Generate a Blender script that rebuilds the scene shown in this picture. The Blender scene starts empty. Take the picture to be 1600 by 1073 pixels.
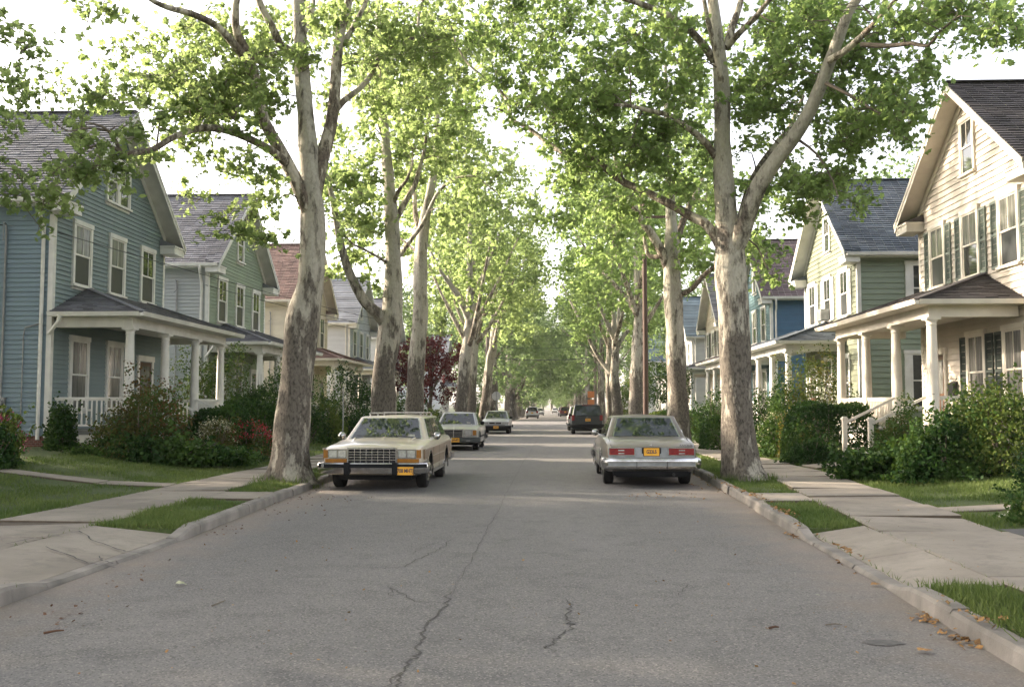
import bpy, bmesh, math, random
import numpy as np
from mathutils import Vector, Matrix, Euler

scene = bpy.context.scene
COL = scene.collection
R = math.radians

# ------------------------------------------------------------------ camera
CAM_H = 1.6
FPX = 1511.0                       # focal length in pixels of the 1600 x 1073 photograph
cam_data = bpy.data.cameras.new("camera")
cam = bpy.data.objects.new("camera", cam_data)
COL.objects.link(cam)
cam_data.sensor_fit = 'HORIZONTAL'
cam_data.sensor_width = 36.0
cam_data.lens = FPX / 1600 * 36.0
cam_data.clip_start = 0.05
cam_data.clip_end = 4000
cam.location = (0, 0, CAM_H)
cam.rotation_euler = (R(90 + 3.77), 0, R(2.35))
scene.camera = cam

# ------------------------------------------------------------------ sky, sun, exposure
SUN_EL, SUN_AZ = 21.0, 17.0        # azimuth: degrees ahead (+Y) of due left (-X)
HAZE = 0.00021
to_sun = Vector((-math.cos(R(SUN_AZ)) * math.cos(R(SUN_EL)), math.sin(R(SUN_AZ)) * math.cos(R(SUN_EL)), math.sin(R(SUN_EL))))
world = bpy.data.worlds.new("World")
scene.world = world
world.use_nodes = True
wn = world.node_tree
wn.nodes.clear()
sky = wn.nodes.new('ShaderNodeTexSky')
sky.sky_type = 'NISHITA'
sky.sun_disc = False
sky.sun_elevation = R(SUN_EL)
sky.sun_rotation = R(-(90 - SUN_AZ))
sky.air_density = 1.0
sky.dust_density = 3.0
sky.ozone_density = 1.0
# thin white evening overcast lying over the blue: mostly the sky's own brightness without its colour
bw = wn.nodes.new('ShaderNodeRGBToBW')
mixs = wn.nodes.new('ShaderNodeMix'); mixs.data_type = 'RGBA'
mixs.inputs['Factor'].default_value = 0.66
tint = wn.nodes.new('ShaderNodeMix'); tint.data_type = 'RGBA'; tint.blend_type = 'MULTIPLY'
tint.inputs['Factor'].default_value = 1.0
tint.inputs['B'].default_value = (1.11, 1.0, 0.955, 1)
bg = wn.nodes.new('ShaderNodeBackground'); bg.inputs['Strength'].default_value = 0.15
wo = wn.nodes.new('ShaderNodeOutputWorld')
wn.links.new(sky.outputs[0], bw.inputs[0])
wn.links.new(bw.outputs[0], tint.inputs['A'])
wn.links.new(sky.outputs[0], mixs.inputs['A'])
wn.links.new(tint.outputs['Result'], mixs.inputs['B'])
wn.links.new(mixs.outputs['Result'], bg.inputs['Color'])
wn.links.new(bg.outputs[0], wo.inputs['Surface'])

sun_d = bpy.data.lights.new("sun", 'SUN')
sun_d.energy = 2.7
sun_d.angle = R(0.8)
sun_d.color = (1.0, 0.84, 0.66)
sun = bpy.data.objects.new("sun", sun_d)
COL.objects.link(sun)
sun.rotation_euler = (-to_sun).to_track_quat('-Z', 'Y').to_euler()
sun.location = (-30, 10, 30)

scene.view_settings.view_transform = 'Standard'
scene.view_settings.look = 'None'
scene.view_settings.gamma = 1.0
scene.view_settings.use_curve_mapping = False
scene.view_settings.exposure = 2.5
scene.render.engine = 'CYCLES'
cy = scene.cycles
cy.max_bounces = 9
cy.diffuse_bounces = 6
cy.glossy_bounces = 2
cy.transmission_bounces = 3
cy.volume_bounces = 0
cy.transparent_max_bounces = 6
cy.caustics_reflective = False
cy.caustics_refractive = False
cy.sample_clamp_indirect = 4.0
cy.use_denoising = True

# ------------------------------------------------------------------ helpers
_Rc = Euler((math.radians(93.77), 0, math.radians(2.35))).to_matrix()   # the photograph's own viewing direction


def ray(px, py):
    return _Rc @ Vector(((px - 800) / FPX, -(py - 536.5) / FPX, -1.0))


def at(px, py, Y):
    """World point at distance Y along the street seen at photo pixel (px, py): used to survey the photograph."""
    d = ray(px, py)
    return Vector((0, 0, CAM_H)) + d * (Y / d.y)


def smooth(a, b, x):
    t = min(1, max(0, (x - a) / (b - a)))
    return t * t * (3 - 2 * t)


class MB:
    """Collects shapes and links them as one mesh object."""

    def __init__(self, f=None):
        self.v, self.f, self.m = [], [], []
        self.map = f

    def add(self, vs, fs, mi=0):
        n = len(self.v)
        for p in vs:
            self.v.append(tuple(self.map(*p)) if self.map else tuple(p))
        for q in fs:
            self.f.append(tuple(n + i for i in q))
            self.m.append(mi)

    def box(self, a, b, mi=0):
        x0, y0, z0 = a
        x1, y1, z1 = b
        vs = [(x0, y0, z0), (x1, y0, z0), (x1, y1, z0), (x0, y1, z0), (x0, y0, z1), (x1, y0, z1), (x1, y1, z1), (x0, y1, z1)]
        self.add(vs, [(0, 3, 2, 1), (4, 5, 6, 7), (0, 1, 5, 4), (1, 2, 6, 5), (2, 3, 7, 6), (3, 0, 4, 7)], mi)

    def hexa(self, vs, mi=0):
        self.add(vs, [(0, 3, 2, 1), (4, 5, 6, 7), (0, 1, 5, 4), (1, 2, 6, 5), (2, 3, 7, 6), (3, 0, 4, 7)], mi)

    def prism(self, pts, off, mi=0):
        """Polygon pts extruded by the vector off."""
        n = len(pts)
        o = Vector(off)
        vs = [tuple(p) for p in pts] + [tuple(Vector(p) + o) for p in pts]
        fs = [tuple(range(n - 1, -1, -1)), tuple(range(n, 2 * n))]
        fs += [(i, (i + 1) % n, n + (i + 1) % n, n + i) for i in range(n)]
        self.add(vs, fs, mi)

    def bar(self, p, q, w, h=None, mi=0, up=(0, 0, 1)):
        h = h or w
        p, q, up = Vector(p), Vector(q), Vector(up)
        d = (q - p).normalized()
        s = d.cross(up)
        if s.length < 1e-4:
            s = d.cross(Vector((0, 1, 0)))
        s.normalize()
        t = s.cross(d).normalized()
        s, t = s * w / 2, t * h / 2
        self.hexa([p - s - t, p + s - t, p + s + t, p - s + t, q - s - t, q + s - t, q + s + t, q - s + t], mi)

    def tube(self, pts, r, seg=8, mi=0, cap=True):
        pts = [Vector(p) for p in pts]
        rr = r if isinstance(r, (list, tuple)) else [r] * len(pts)
        n = len(pts)
        ref = None
        vs = []
        for i, p in enumerate(pts):
            d = (pts[min(i + 1, n - 1)] - pts[max(i - 1, 0)]).normalized()
            if ref is None:
                ref = d.orthogonal().normalized()
            ref = (ref - d * ref.dot(d)).normalized()
            b = d.cross(ref)
            for k in range(seg):
                a = 2 * math.pi * k / seg
                vs.append(p + (ref * math.cos(a) + b * math.sin(a)) * rr[i])
        fs = []
        for i in range(n - 1):
            for k in range(seg):
                k2 = (k + 1) % seg
                fs.append((i * seg + k, i * seg + k2, (i + 1) * seg + k2, (i + 1) * seg + k))
        if cap:
            fs.append(tuple(range(seg - 1, -1, -1)))
            fs.append(tuple((n - 1) * seg + k for k in range(seg)))
        self.add(vs, fs, mi)

    def lathe(self, prof, seg=16, origin=(0, 0, 0), axis='z', mi=0):
        ox, oy, oz = origin
        vs, fs = [], []
        for r, z in prof:
            for k in range(seg):
                a = 2 * math.pi * k / seg
                c, s = r * math.cos(a), r * math.sin(a)
                vs.append((ox + c, oy + s, oz + z) if axis == 'z' else ((ox + z, oy + c, oz + s) if axis == 'x' else (ox + c, oy + z, oz + s)))
        n = len(prof)
        for i in range(n - 1):
            for k in range(seg):
                k2 = (k + 1) % seg
                fs.append((i * seg + k, i * seg + k2, (i + 1) * seg + k2, (i + 1) * seg + k))
        fs.append(tuple(range(seg - 1, -1, -1)))
        fs.append(tuple((n - 1) * seg + k for k in range(seg)))
        self.add(vs, fs, mi)

    def mesh(self, name, mats, smooth_angle=None, fix=True):
        me = bpy.data.meshes.new(name)
        me.from_pydata(self.v, [], self.f)
        for m in (mats if isinstance(mats, (list, tuple)) else [mats]):
            me.materials.append(m)
        if any(self.m):
            me.polygons.foreach_set('material_index', self.m)
        if fix:
            bm = bmesh.new(); bm.from_mesh(me)
            bmesh.ops.recalc_face_normals(bm, faces=bm.faces)
            bm.to_mesh(me); bm.free()
        if smooth_angle:
            me.polygons.foreach_set('use_smooth', [True] * len(me.polygons))
            me.set_sharp_from_angle(angle=R(smooth_angle))
        me.update()
        return me

    def build(self, name, mats, parent=None, loc=(0, 0, 0), smooth_angle=None, fix=True):
        return link(name, self.mesh(name, mats, smooth_angle, fix), parent, loc)


def link(name, data, parent=None, loc=(0, 0, 0), rz=0):
    o = bpy.data.objects.new(name, data)
    COL.objects.link(o)
    o.location = loc
    if rz:
        o.rotation_euler = (0, 0, rz)
    if parent:
        o.parent = parent
    return o


def tag(o, label=None, cat=None, group=None, kind=None):
    if label: o['label'] = label
    if cat: o['category'] = cat
    if group: o['group'] = group
    if kind: o['kind'] = kind
    return o


def thing(name, label, cat, loc=(0, 0, 0), rz=0, group=None):
    o = bpy.data.objects.new(name, None)
    COL.objects.link(o)
    o.empty_display_size = 0.3
    o.location = loc
    o.rotation_euler = (0, 0, rz)
    return tag(o, label, cat, group)


def copy_tree(o, parent=None):
    c = o.copy()
    COL.objects.link(c)
    if parent: c.parent = parent
    for ch in list(o.children):
        copy_tree(ch, c)
    return c


def np_mesh(name, v, tris, mats, mi=None, smooth_it=False):
    me = bpy.data.meshes.new(name)
    v = np.ascontiguousarray(v, dtype=np.float32)
    t = np.ascontiguousarray(tris, dtype=np.int32)
    k = t.shape[1]
    me.vertices.add(len(v)); me.vertices.foreach_set('co', v.ravel())
    me.loops.add(t.size); me.loops.foreach_set('vertex_index', t.ravel())
    me.polygons.add(len(t))
    me.polygons.foreach_set('loop_start', np.arange(0, t.size, k, dtype=np.int32))
    for m in (mats if isinstance(mats, (list, tuple)) else [mats]):
        me.materials.append(m)
    if mi is not None:
        me.polygons.foreach_set('material_index', np.ascontiguousarray(mi, dtype=np.int32))
    me.polygons.foreach_set('use_smooth', np.full(len(t), smooth_it, dtype=bool))
    me.update(calc_edges=True)
    return me


# ------------------------------------------------------------------ materials
def _nt(name):
    m = bpy.data.materials.new(name)
    m.use_nodes = True
    nt = m.node_tree
    return m, nt, nt.nodes['Principled BSDF'], nt.nodes['Material Output']


def _noise(nt, scale, detail=4, rough=0.55, vec=None, stretch=None):
    n = nt.nodes.new('ShaderNodeTexNoise')
    n.inputs['Scale'].default_value = scale
    n.inputs['Detail'].default_value = detail
    n.inputs['Roughness'].default_value = rough
    tc = nt.nodes.new('ShaderNodeTexCoord')
    src = tc.outputs['Object']
    if stretch:
        mp = nt.nodes.new('ShaderNodeMapping')
        mp.inputs['Scale'].default_value = stretch
        nt.links.new(src, mp.inputs['Vector']); src = mp.outputs['Vector']
    nt.links.new(src, n.inputs['Vector'])
    return n


def _mix(nt, a, b, fac, mode='MIX'):
    m = nt.nodes.new('ShaderNodeMix'); m.data_type = 'RGBA'; m.blend_type = mode
    for key, val in (('A', a), ('B', b)):
        if hasattr(val, 'is_output'): nt.links.new(val, m.inputs[key])
        else: m.inputs[key].default_value = (*val[:3], 1)
    if hasattr(fac, 'is_output'): nt.links.new(fac, m.inputs['Factor'])
    else: m.inputs['Factor'].default_value = fac
    return m.outputs['Result']


def _range(nt, src, a, b, c=0.0, d=1.0):
    m = nt.nodes.new('ShaderNodeMapRange')
    m.inputs['From Min'].default_value = a; m.inputs['From Max'].default_value = b
    m.inputs['To Min'].default_value = c; m.inputs['To Max'].default_value = d
    nt.links.new(src, m.inputs['Value'])
    return m.outputs['Result']


def _bump(nt, bsdf, src, strength, dist=0.01):
    b = nt.nodes.new('ShaderNodeBump')
    b.inputs['Strength'].default_value = strength
    b.inputs['Distance'].default_value = dist
    nt.links.new(src, b.inputs['Height'])
    nt.links.new(b.outputs['Normal'], bsdf.inputs['Normal'])


def pmat(name, c, c2=None, scale=3.0, rough=0.6, bump=0.0, bscale=60, metal=0.0, spec=0.5, island=0.0, coat=0.0, stretch=None, lo=0.35, hi=0.65, detail=5):
    """General painted / mineral surface: two tones mixed by noise, a per-piece brightness shift and fine relief."""
    m, nt, b, out = _nt(name)
    b.inputs['Roughness'].default_value = rough
    b.inputs['Metallic'].default_value = metal
    b.inputs['Specular IOR Level'].default_value = spec
    b.inputs['Coat Weight'].default_value = coat
    b.inputs['Coat Roughness'].default_value = 0.06
    col = None
    if c2:
        n = _noise(nt, scale, detail, stretch=stretch)
        col = _mix(nt, c, c2, _range(nt, n.outputs['Fac'], lo, hi))
    if island:
        g = nt.nodes.new('ShaderNodeNewGeometry')
        oi = nt.nodes.new('ShaderNodeObjectInfo')
        ad = nt.nodes.new('ShaderNodeMath'); ad.operation = 'ADD'
        nt.links.new(g.outputs['Random Per Island'], ad.inputs[0]); nt.links.new(oi.outputs['Random'], ad.inputs[1])
        fr = nt.nodes.new('ShaderNodeMath'); fr.operation = 'FRACT'
        nt.links.new(ad.outputs[0], fr.inputs[0])
        v = _range(nt, fr.outputs[0], 0, 1, 1 - island, 1 + island)
        cb = nt.nodes.new('ShaderNodeCombineColor')
        for k in range(3): nt.links.new(v, cb.inputs[k])
        col = _mix(nt, col if col else c, cb.outputs[0], 1.0, 'MULTIPLY')
    if col: nt.links.new(col, b.inputs['Base Color'])
    else: b.inputs['Base Color'].default_value = (*c, 1)
    if bump:
        n2 = _noise(nt, bscale, 3, stretch=stretch)
        _bump(nt, b, n2.outputs['Fac'], bump)
    return m


def leafmat(name, c1, c2, trans, tmix=0.45, rough=0.5, spec=0.25):
    """Leaf: each leaf its own green between two tones, light coming through it from behind."""
    m, nt, b, out = _nt(name)
    g = nt.nodes.new('ShaderNodeNewGeometry')
    n = _noise(nt, 0.55, 2)
    f = nt.nodes.new('ShaderNodeMath'); f.operation = 'MULTIPLY_ADD'; f.use_clamp = True
    nt.links.new(g.outputs['Random Per Island'], f.inputs[0]); f.inputs[1].default_value = 0.6
    nt.links.new(_range(nt, n.outputs['Fac'], 0.38, 0.62, -0.1, 0.5), f.inputs[2])
    col = _mix(nt, c1, c2, f.outputs[0])
    nt.links.new(col, b.inputs['Base Color'])
    b.inputs['Roughness'].default_value = rough
    b.inputs['Specular IOR Level'].default_value = spec
    t = nt.nodes.new('ShaderNodeBsdfTranslucent')
    tc = _mix(nt, [x * 0.75 for x in trans], [x * 1.2 for x in trans], f.outputs[0])
    nt.links.new(tc, t.inputs['Color'])
    ms = nt.nodes.new('ShaderNodeMixShader'); ms.inputs[0].default_value = tmix
    nt.links.new(b.outputs[0], ms.inputs[1]); nt.links.new(t.outputs[0], ms.inputs[2])
    nt.links.new(ms.outputs[0], out.inputs['Surface'])
    return m


def barkmat(name, brown, olive, cream, z0, z1, flake=1.0):
    """Plane-tree bark: grey-brown plates low on the trunk, flaking to pale cream higher up."""
    m, nt, b, out = _nt(name)
    b.inputs['Roughness'].default_value = 0.85
    b.inputs['Specular IOR Level'].default_value = 0.25
    tc = nt.nodes.new('ShaderNodeTexCoord')
    sep = nt.nodes.new('ShaderNodeSeparateXYZ'); nt.links.new(tc.outputs['Object'], sep.inputs[0])
    h = _range(nt, sep.outputs['Z'], z0, z1, -0.065, 0.115)
    n1 = _noise(nt, 5.5 * flake, 8, 0.68, stretch=(1, 1, 0.33))
    big = _noise(nt, 0.9 * flake, 3, 0.5, stretch=(1, 1, 0.6))
    s0 = nt.nodes.new('ShaderNodeMath'); s0.operation = 'MULTIPLY_ADD'
    nt.links.new(big.outputs['Fac'], s0.inputs[0]); s0.inputs[1].default_value = 0.6; nt.links.new(n1.outputs['Fac'], s0.inputs[2])
    s = nt.nodes.new('ShaderNodeMath'); s.operation = 'ADD'
    nt.links.new(s0.outputs[0], s.inputs[0]); nt.links.new(h, s.inputs[1])
    n2 = _noise(nt, 22, 4, 0.6, stretch=(1, 1, 0.5))
    brown2 = _mix(nt, brown, [x * 0.33 for x in brown], _range(nt, n2.outputs['Fac'], 0.45, 0.66))
    cream2 = _mix(nt, cream, [x * 0.72 for x in cream], _range(nt, n2.outputs['Fac'], 0.4, 0.7))
    c = _mix(nt, brown2, olive, _range(nt, s.outputs[0], 0.79, 0.80))
    c = _mix(nt, c, cream2, _range(nt, s.outputs[0], 0.845, 0.86))
    nt.links.new(c, b.inputs['Base Color'])
    add = nt.nodes.new('ShaderNodeMath'); add.operation = 'MULTIPLY_ADD'
    nt.links.new(_range(nt, s.outputs[0], 0.75, 0.9, 1, 0), add.inputs[0]); add.inputs[1].default_value = 0.8
    nt.links.new(n2.outputs['Fac'], add.inputs[2])
    _bump(nt, b, add.outputs[0], 0.7, 0.03)
    return m


M = {}
M['white'] = pmat('white_paint', (0.70, 0.69, 0.65), (0.58, 0.57, 0.53), 2.5, 0.55, 0.06, 90)
M['cream_trim'] = pmat('cream_paint', (0.68, 0.63, 0.54), (0.58, 0.53, 0.45), 2.5, 0.55, 0.06, 90)
M['tan_trim'] = pmat('tan_paint', (0.50, 0.43, 0.32), (0.42, 0.36, 0.27), 2.5, 0.55, 0.06, 90)
M['glass'] = pmat('window_glass', (0.018, 0.022, 0.022), (0.05, 0.055, 0.05), 1.4, 0.03, 0.012, 1.5, spec=0.8)
M['screen'] = pmat('window_screen', (0.02, 0.022, 0.024), (0.035, 0.038, 0.04), 2, 0.35, spec=0.4)
M['curtain'] = pmat('curtain_glass', (0.20, 0.20, 0.185), (0.06, 0.06, 0.055), 2.2, 0.08, stretch=(6, 6, 0.4), spec=0.7)
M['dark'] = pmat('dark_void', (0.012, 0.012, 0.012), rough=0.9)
M['shutter_green'] = pmat('grey_green_shutter', (0.16, 0.19, 0.155), (0.12, 0.145, 0.12), 4, 0.6)
M['shutter_dark'] = pmat('dark_shutter', (0.035, 0.05, 0.04), (0.025, 0.035, 0.03), 4, 0.6)
M['wood_door'] = pmat('stained_door', (0.10, 0.045, 0.02), (0.06, 0.026, 0.012), 5, 0.4, stretch=(6, 6, 0.6))
M['metal'] = pmat('grey_metal', (0.28, 0.29, 0.29), (0.2, 0.21, 0.21), 6, 0.5, metal=0.3)
M['blackmetal'] = pmat('black_metal', (0.02, 0.02, 0.02), rough=0.5)
M['deck'] = pmat('deck_grey', (0.18, 0.19, 0.19), (0.13, 0.14, 0.14), 4, 0.7)
M['concrete_plain'] = pmat('plain_concrete', (0.30, 0.272, 0.238), (0.205, 0.185, 0.16), 1.3, 0.88, 0.5, 60, island=0.11, detail=10)
M['kerb'] = pmat('kerb_concrete', (0.26, 0.235, 0.205), (0.14, 0.128, 0.112), 2.0, 0.9, 0.5, 50, island=0.09, detail=8)
M['dirt'] = pmat('bare_soil', (0.11, 0.085, 0.06), (0.07, 0.055, 0.038), 6, 0.95, 0.6, 40)
M['crack'] = pmat('crack_dark', (0.045, 0.042, 0.038), (0.08, 0.074, 0.067), 30, 0.95)
M['drive'] = pmat('driveway_asphalt', (0.085, 0.083, 0.08), (0.06, 0.059, 0.058), 2, 0.9, 0.5, 120)
M['leaf'] = leafmat('plane_leaf', (0.065, 0.115, 0.03), (0.14, 0.185, 0.055), (0.33, 0.43, 0.15), 0.6)
M['leaf_r'] = leafmat('plane_leaf_deep', (0.06, 0.115, 0.036), (0.125, 0.18, 0.06), (0.32, 0.44, 0.14), 0.62)
M['leaf_far'] = leafmat('far_leaf', (0.055, 0.105, 0.042), (0.115, 0.17, 0.07), (0.26, 0.36, 0.14), 0.52)
M['leaf_maroon'] = leafmat('maroon_leaf', (0.06, 0.012, 0.014), (0.13, 0.028, 0.028), (0.16, 0.03, 0.03), 0.35)
M['bark'] = barkmat('plane_bark', (0.135, 0.118, 0.096), (0.23, 0.21, 0.17), (0.40, 0.372, 0.305), 1.0, 7.0)
M['bark_limb'] = barkmat('plane_limb_bark', (0.16, 0.13, 0.10), (0.24, 0.21, 0.16), (0.50, 0.45, 0.36), 0.0, 16.0, 1.5)
M['twig'] = pmat('twig_bark', (0.10, 0.08, 0.06), (0.17, 0.14, 0.11), 6, 0.9)
M['pole'] = pmat('pole_wood', (0.10, 0.062, 0.045), (0.06, 0.037, 0.028), 3, 0.85, 0.4, 40, stretch=(5, 5, 0.3))
M['pole_grey'] = pmat('pole_grey_wood', (0.22, 0.18, 0.15), (0.15, 0.12, 0.10), 3, 0.85, 0.4, 40, stretch=(5, 5, 0.3))
M['wire'] = pmat('wire_black', (0.02, 0.02, 0.02), rough=0.6)
M['chrome'] = pmat('chrome', (0.52, 0.52, 0.52), (0.38, 0.37, 0.36), 9, 0.2, metal=1.0)
M['rubber'] = pmat('tyre_rubber', (0.010, 0.010, 0.010), (0.018, 0.017, 0.016), 12, 0.8, spec=.3)
M['blackplastic'] = pmat('black_plastic', (0.008, 0.009, 0.010), rough=0.7, spec=.2)
M['greyplastic'] = pmat('grey_bumper', (0.06, 0.067, 0.068), rough=0.6, spec=.3)
M['carglass'] = pmat('car_glass', (0.012, 0.018, 0.017), (0.03, 0.04, 0.036), 3, 0.02, spec=0.6)
M['lens'] = pmat('lamp_lens', (0.80, 0.81, 0.80), (0.55, 0.56, 0.56), 26, 0.12, metal=0.7, spec=0.8)
M['amber'] = pmat('amber_lens', (0.33, 0.14, 0.02), (0.25, 0.10, 0.015), 20, 0.2)
M['redlens'] = pmat('red_lens', (0.22, 0.012, 0.012), (0.15, 0.008, 0.01), 20, 0.25)
M['plate'] = pmat('plate_yellow', (0.80, 0.40, 0.03), (0.70, 0.33, 0.02), 10, 0.5)
M['plateink'] = pmat('plate_ink', (0.035, 0.03, 0.06), rough=0.6)
M['woodside'] = pmat('woodgrain_side', (0.21, 0.14, 0.082), (0.15, 0.098, 0.056), 3, 0.4, stretch=(1, 0.3, 6), coat=0.3)


def asphalt():
    m, nt, b, out = _nt('street_asphalt')
    b.inputs['Roughness'].default_value = 0.88
    b.inputs['Specular IOR Level'].default_value = 0.3
    big = _noise(nt, 0.35, 6, 0.6, stretch=(1, 0.35, 1))
    mid = _noise(nt, 2.3, 5, 0.6)
    fine = _noise(nt, 120, 3, 0.7)
    vor = nt.nodes.new('ShaderNodeTexVoronoi'); vor.inputs['Scale'].default_value = 85
    tc = nt.nodes.new('ShaderNodeTexCoord'); nt.links.new(tc.outputs['Object'], vor.inputs['Vector'])
    c = _mix(nt, (0.130, 0.125, 0.119), (0.176, 0.169, 0.160), _range(nt, big.outputs['Fac'], 0.35, 0.65))
    c = _mix(nt, c, (0.110, 0.106, 0.101), _range(nt, mid.outputs['Fac'], 0.50, 0.70, 0, 0.8))
    # pale aggregate stones worn free, and dark pits between them
    sepc = nt.nodes.new('ShaderNodeSeparateColor'); nt.links.new(vor.outputs['Color'], sepc.inputs[0])
    c = _mix(nt, c, (0.30, 0.28, 0.25), _range(nt, sepc.outputs[0], 0.78, 0.95, 0, 0.65))
    c = _mix(nt, c, (0.05, 0.048, 0.045), _range(nt, sepc.outputs[1], 0.7, 0.95, 0, 0.6))
    c = _mix(nt, c, (0.075, 0.07, 0.066), _range(nt, fine.outputs['Fac'], 0.55, 0.8, 0, 0.7))
    # worn joint down the middle and dust along the gutters
    sx = nt.nodes.new('ShaderNodeSeparateXYZ'); nt.links.new(tc.outputs['Object'], sx.inputs[0])
    edge = nt.nodes.new('ShaderNodeMath'); edge.operation = 'ADD'; edge.inputs[1].default_value = 0.75
    nt.links.new(sx.outputs['X'], edge.inputs[0])
    ab = nt.nodes.new('ShaderNodeMath'); ab.operation = 'ABSOLUTE'; nt.links.new(edge.outputs[0], ab.inputs[0])
    wob = nt.nodes.new('ShaderNodeMath'); wob.operation = 'MULTIPLY_ADD'
    nt.links.new(mid.outputs['Fac'], wob.inputs[0]); wob.inputs[1].default_value = 1.6; nt.links.new(ab.outputs[0], wob.inputs[2])
    c = _mix(nt, c, (0.25, 0.205, 0.165), _range(nt, wob.outputs[0], 3.7, 4.8, 0, 0.75))
    nt.links.new(c, b.inputs['Base Color'])
    _bump(nt, b, fine.outputs['Fac'], 0.35, 0.008)
    return m


M['asphalt'] = asphalt()


def concrete():
    """Old pavement: blotched, with darker water stains, fine pits and each slab its own grey."""
    m, nt, b, out = _nt('old_concrete')
    b.inputs['Roughness'].default_value = 0.9
    b.inputs['Specular IOR Level'].default_value = 0.3
    big = _noise(nt, 0.9, 8, 0.62); mid = _noise(nt, 5, 7, 0.65); fine = _noise(nt, 60, 4, 0.7); st = _noise(nt, 1.7, 6, 0.7)
    c = _mix(nt, (0.285, 0.252, 0.208), (0.205, 0.181, 0.149), _range(nt, big.outputs['Fac'], 0.36, 0.64))
    c = _mix(nt, c, (0.15, 0.136, 0.118), _range(nt, mid.outputs['Fac'], 0.53, 0.74, 0, 0.7))
    c = _mix(nt, c, (0.12, 0.107, 0.09), _range(nt, st.outputs['Fac'], 0.58, 0.70, 0, 0.55))
    c = _mix(nt, c, (0.11, 0.10, 0.088), _range(nt, fine.outputs['Fac'], 0.56, 0.78, 0, 0.6))
    oi = nt.nodes.new('ShaderNodeObjectInfo')
    v = _range(nt, oi.outputs['Random'], 0, 1, .86, 1.12)
    cb = nt.nodes.new('ShaderNodeCombineColor')
    for k in range(3): nt.links.new(v, cb.inputs[k])
    nt.links.new(_mix(nt, c, cb.outputs[0], 1.0, 'MULTIPLY'), b.inputs['Base Color'])
    _bump(nt, b, fine.outputs['Fac'], 0.5, 0.01)
    return m


M['concrete'] = concrete()


def turf():
    m, nt, b, out = _nt('lawn_turf')
    b.inputs['Roughness'].default_value = 0.95
    n = _noise(nt, 1.2, 6); n2 = _noise(nt, 30, 4, 0.7)
    c = _mix(nt, (0.045, 0.075, 0.018), (0.085, 0.115, 0.03), _range(nt, n.outputs['Fac'], 0.35, 0.65))
    c = _mix(nt, c, (0.09, 0.07, 0.045), _range(nt, n2.outputs['Fac'], 0.5, 0.75, 0, 0.7))
    nt.links.new(c, b.inputs['Base Color'])
    _bump(nt, b, n2.outputs['Fac'], 0.9, 0.04)
    return m


M['turf'] = turf()
M['grass'] = leafmat('grass_blade', (0.05, 0.10, 0.02), (0.15, 0.185, 0.055), (0.14, 0.20, 0.04), 0.3, 0.6)


def siding_mat(name, c, var=0.05):
    return pmat(name, c, [x * 0.86 for x in c], 1.1, 0.6, 0.08, 50, island=var, stretch=(1, 1, 2.5))


def brickmat():
    m, nt, b, out = _nt('foundation_brick')
    b.inputs['Roughness'].default_value = 0.9
    t = nt.nodes.new('ShaderNodeTexBrick')
    t.inputs['Color1'].default_value = (0.16, 0.055, 0.035, 1); t.inputs['Color2'].default_value = (0.10, 0.04, 0.028, 1)
    t.inputs['Mortar'].default_value = (0.2, 0.18, 0.16, 1); t.inputs['Scale'].default_value = 4.5
    tc = nt.nodes.new('ShaderNodeTexCoord')
    mp = nt.nodes.new('ShaderNodeMapping'); mp.inputs['Rotation'].default_value = (R(90), 0, 0)
    nt.links.new(tc.outputs['Object'], mp.inputs[0]); nt.links.new(mp.outputs[0], t.inputs[0])
    nt.links.new(t.outputs[0], b.inputs['Base Color'])
    return m


M['brick'] = brickmat()
# ------------------------------------------------------------------ the lie of the land
def lerp_tab(tab, y):
    if y <= tab[0][0]: return tab[0][1]
    for (a, va), (b, vb) in zip(tab, tab[1:]):
        if y <= b: return va + (vb - va) * (y - a) / (b - a)
    return tab[-1][1]


KL = [(0, -4.38), (12, -4.45), (20, -4.78), (60, -4.82), (500, -4.82)]      # left gutter line
KR = [(0, 2.68), (12, 3.03), (22, 3.38), (60, 3.5), (500, 3.5)]             # right gutter line
WALK_L = (-7.15, -5.7)
XR = [(0, 3.55), (12, 3.86), (21, 4.62), (60, 4.9), (500, 4.9)]             # right pavement, street side


def kl(y): return lerp_tab(KL, y)
def kr(y): return lerp_tab(KR, y)
def xr(y): return lerp_tab(XR, y)


DRIVE_L, DRIVE_R = (8.5, 11.6), (8.6, 12.0)
CROSS = (94.0, 110.0)                # the cross street


def H(x, y):
    """Height of the ground."""
    if CROSS[0] < y < CROSS[1]: return -0.06
    l, r = kl(y), kr(y)
    if l - 0.02 < x < r + 0.02: return -0.06
    if x < 0:
        z = 0.085 + 0.45 * smooth(-7.3, -12.8, x) + 0.03 * smooth(l, -5.6, x)
        if x > -5.75 and (DRIVE_L[0] - .3 < y < DRIVE_L[1] + .3 or 15.6 < y < 16.7): return -.05
    else:
        z = 0.095 + 0.42 * smooth(xr(y) + 1.6, 10.6, x)
        if x < xr(y) + .05 and (DRIVE_R[0] - .3 < y < DRIVE_R[1] + .3 or 15.6 < y < 16.9): return -.05
    return z + 0.012 * math.sin(x * 2.3 + y * 0.7) * math.sin(y * 1.3 + x)


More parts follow.
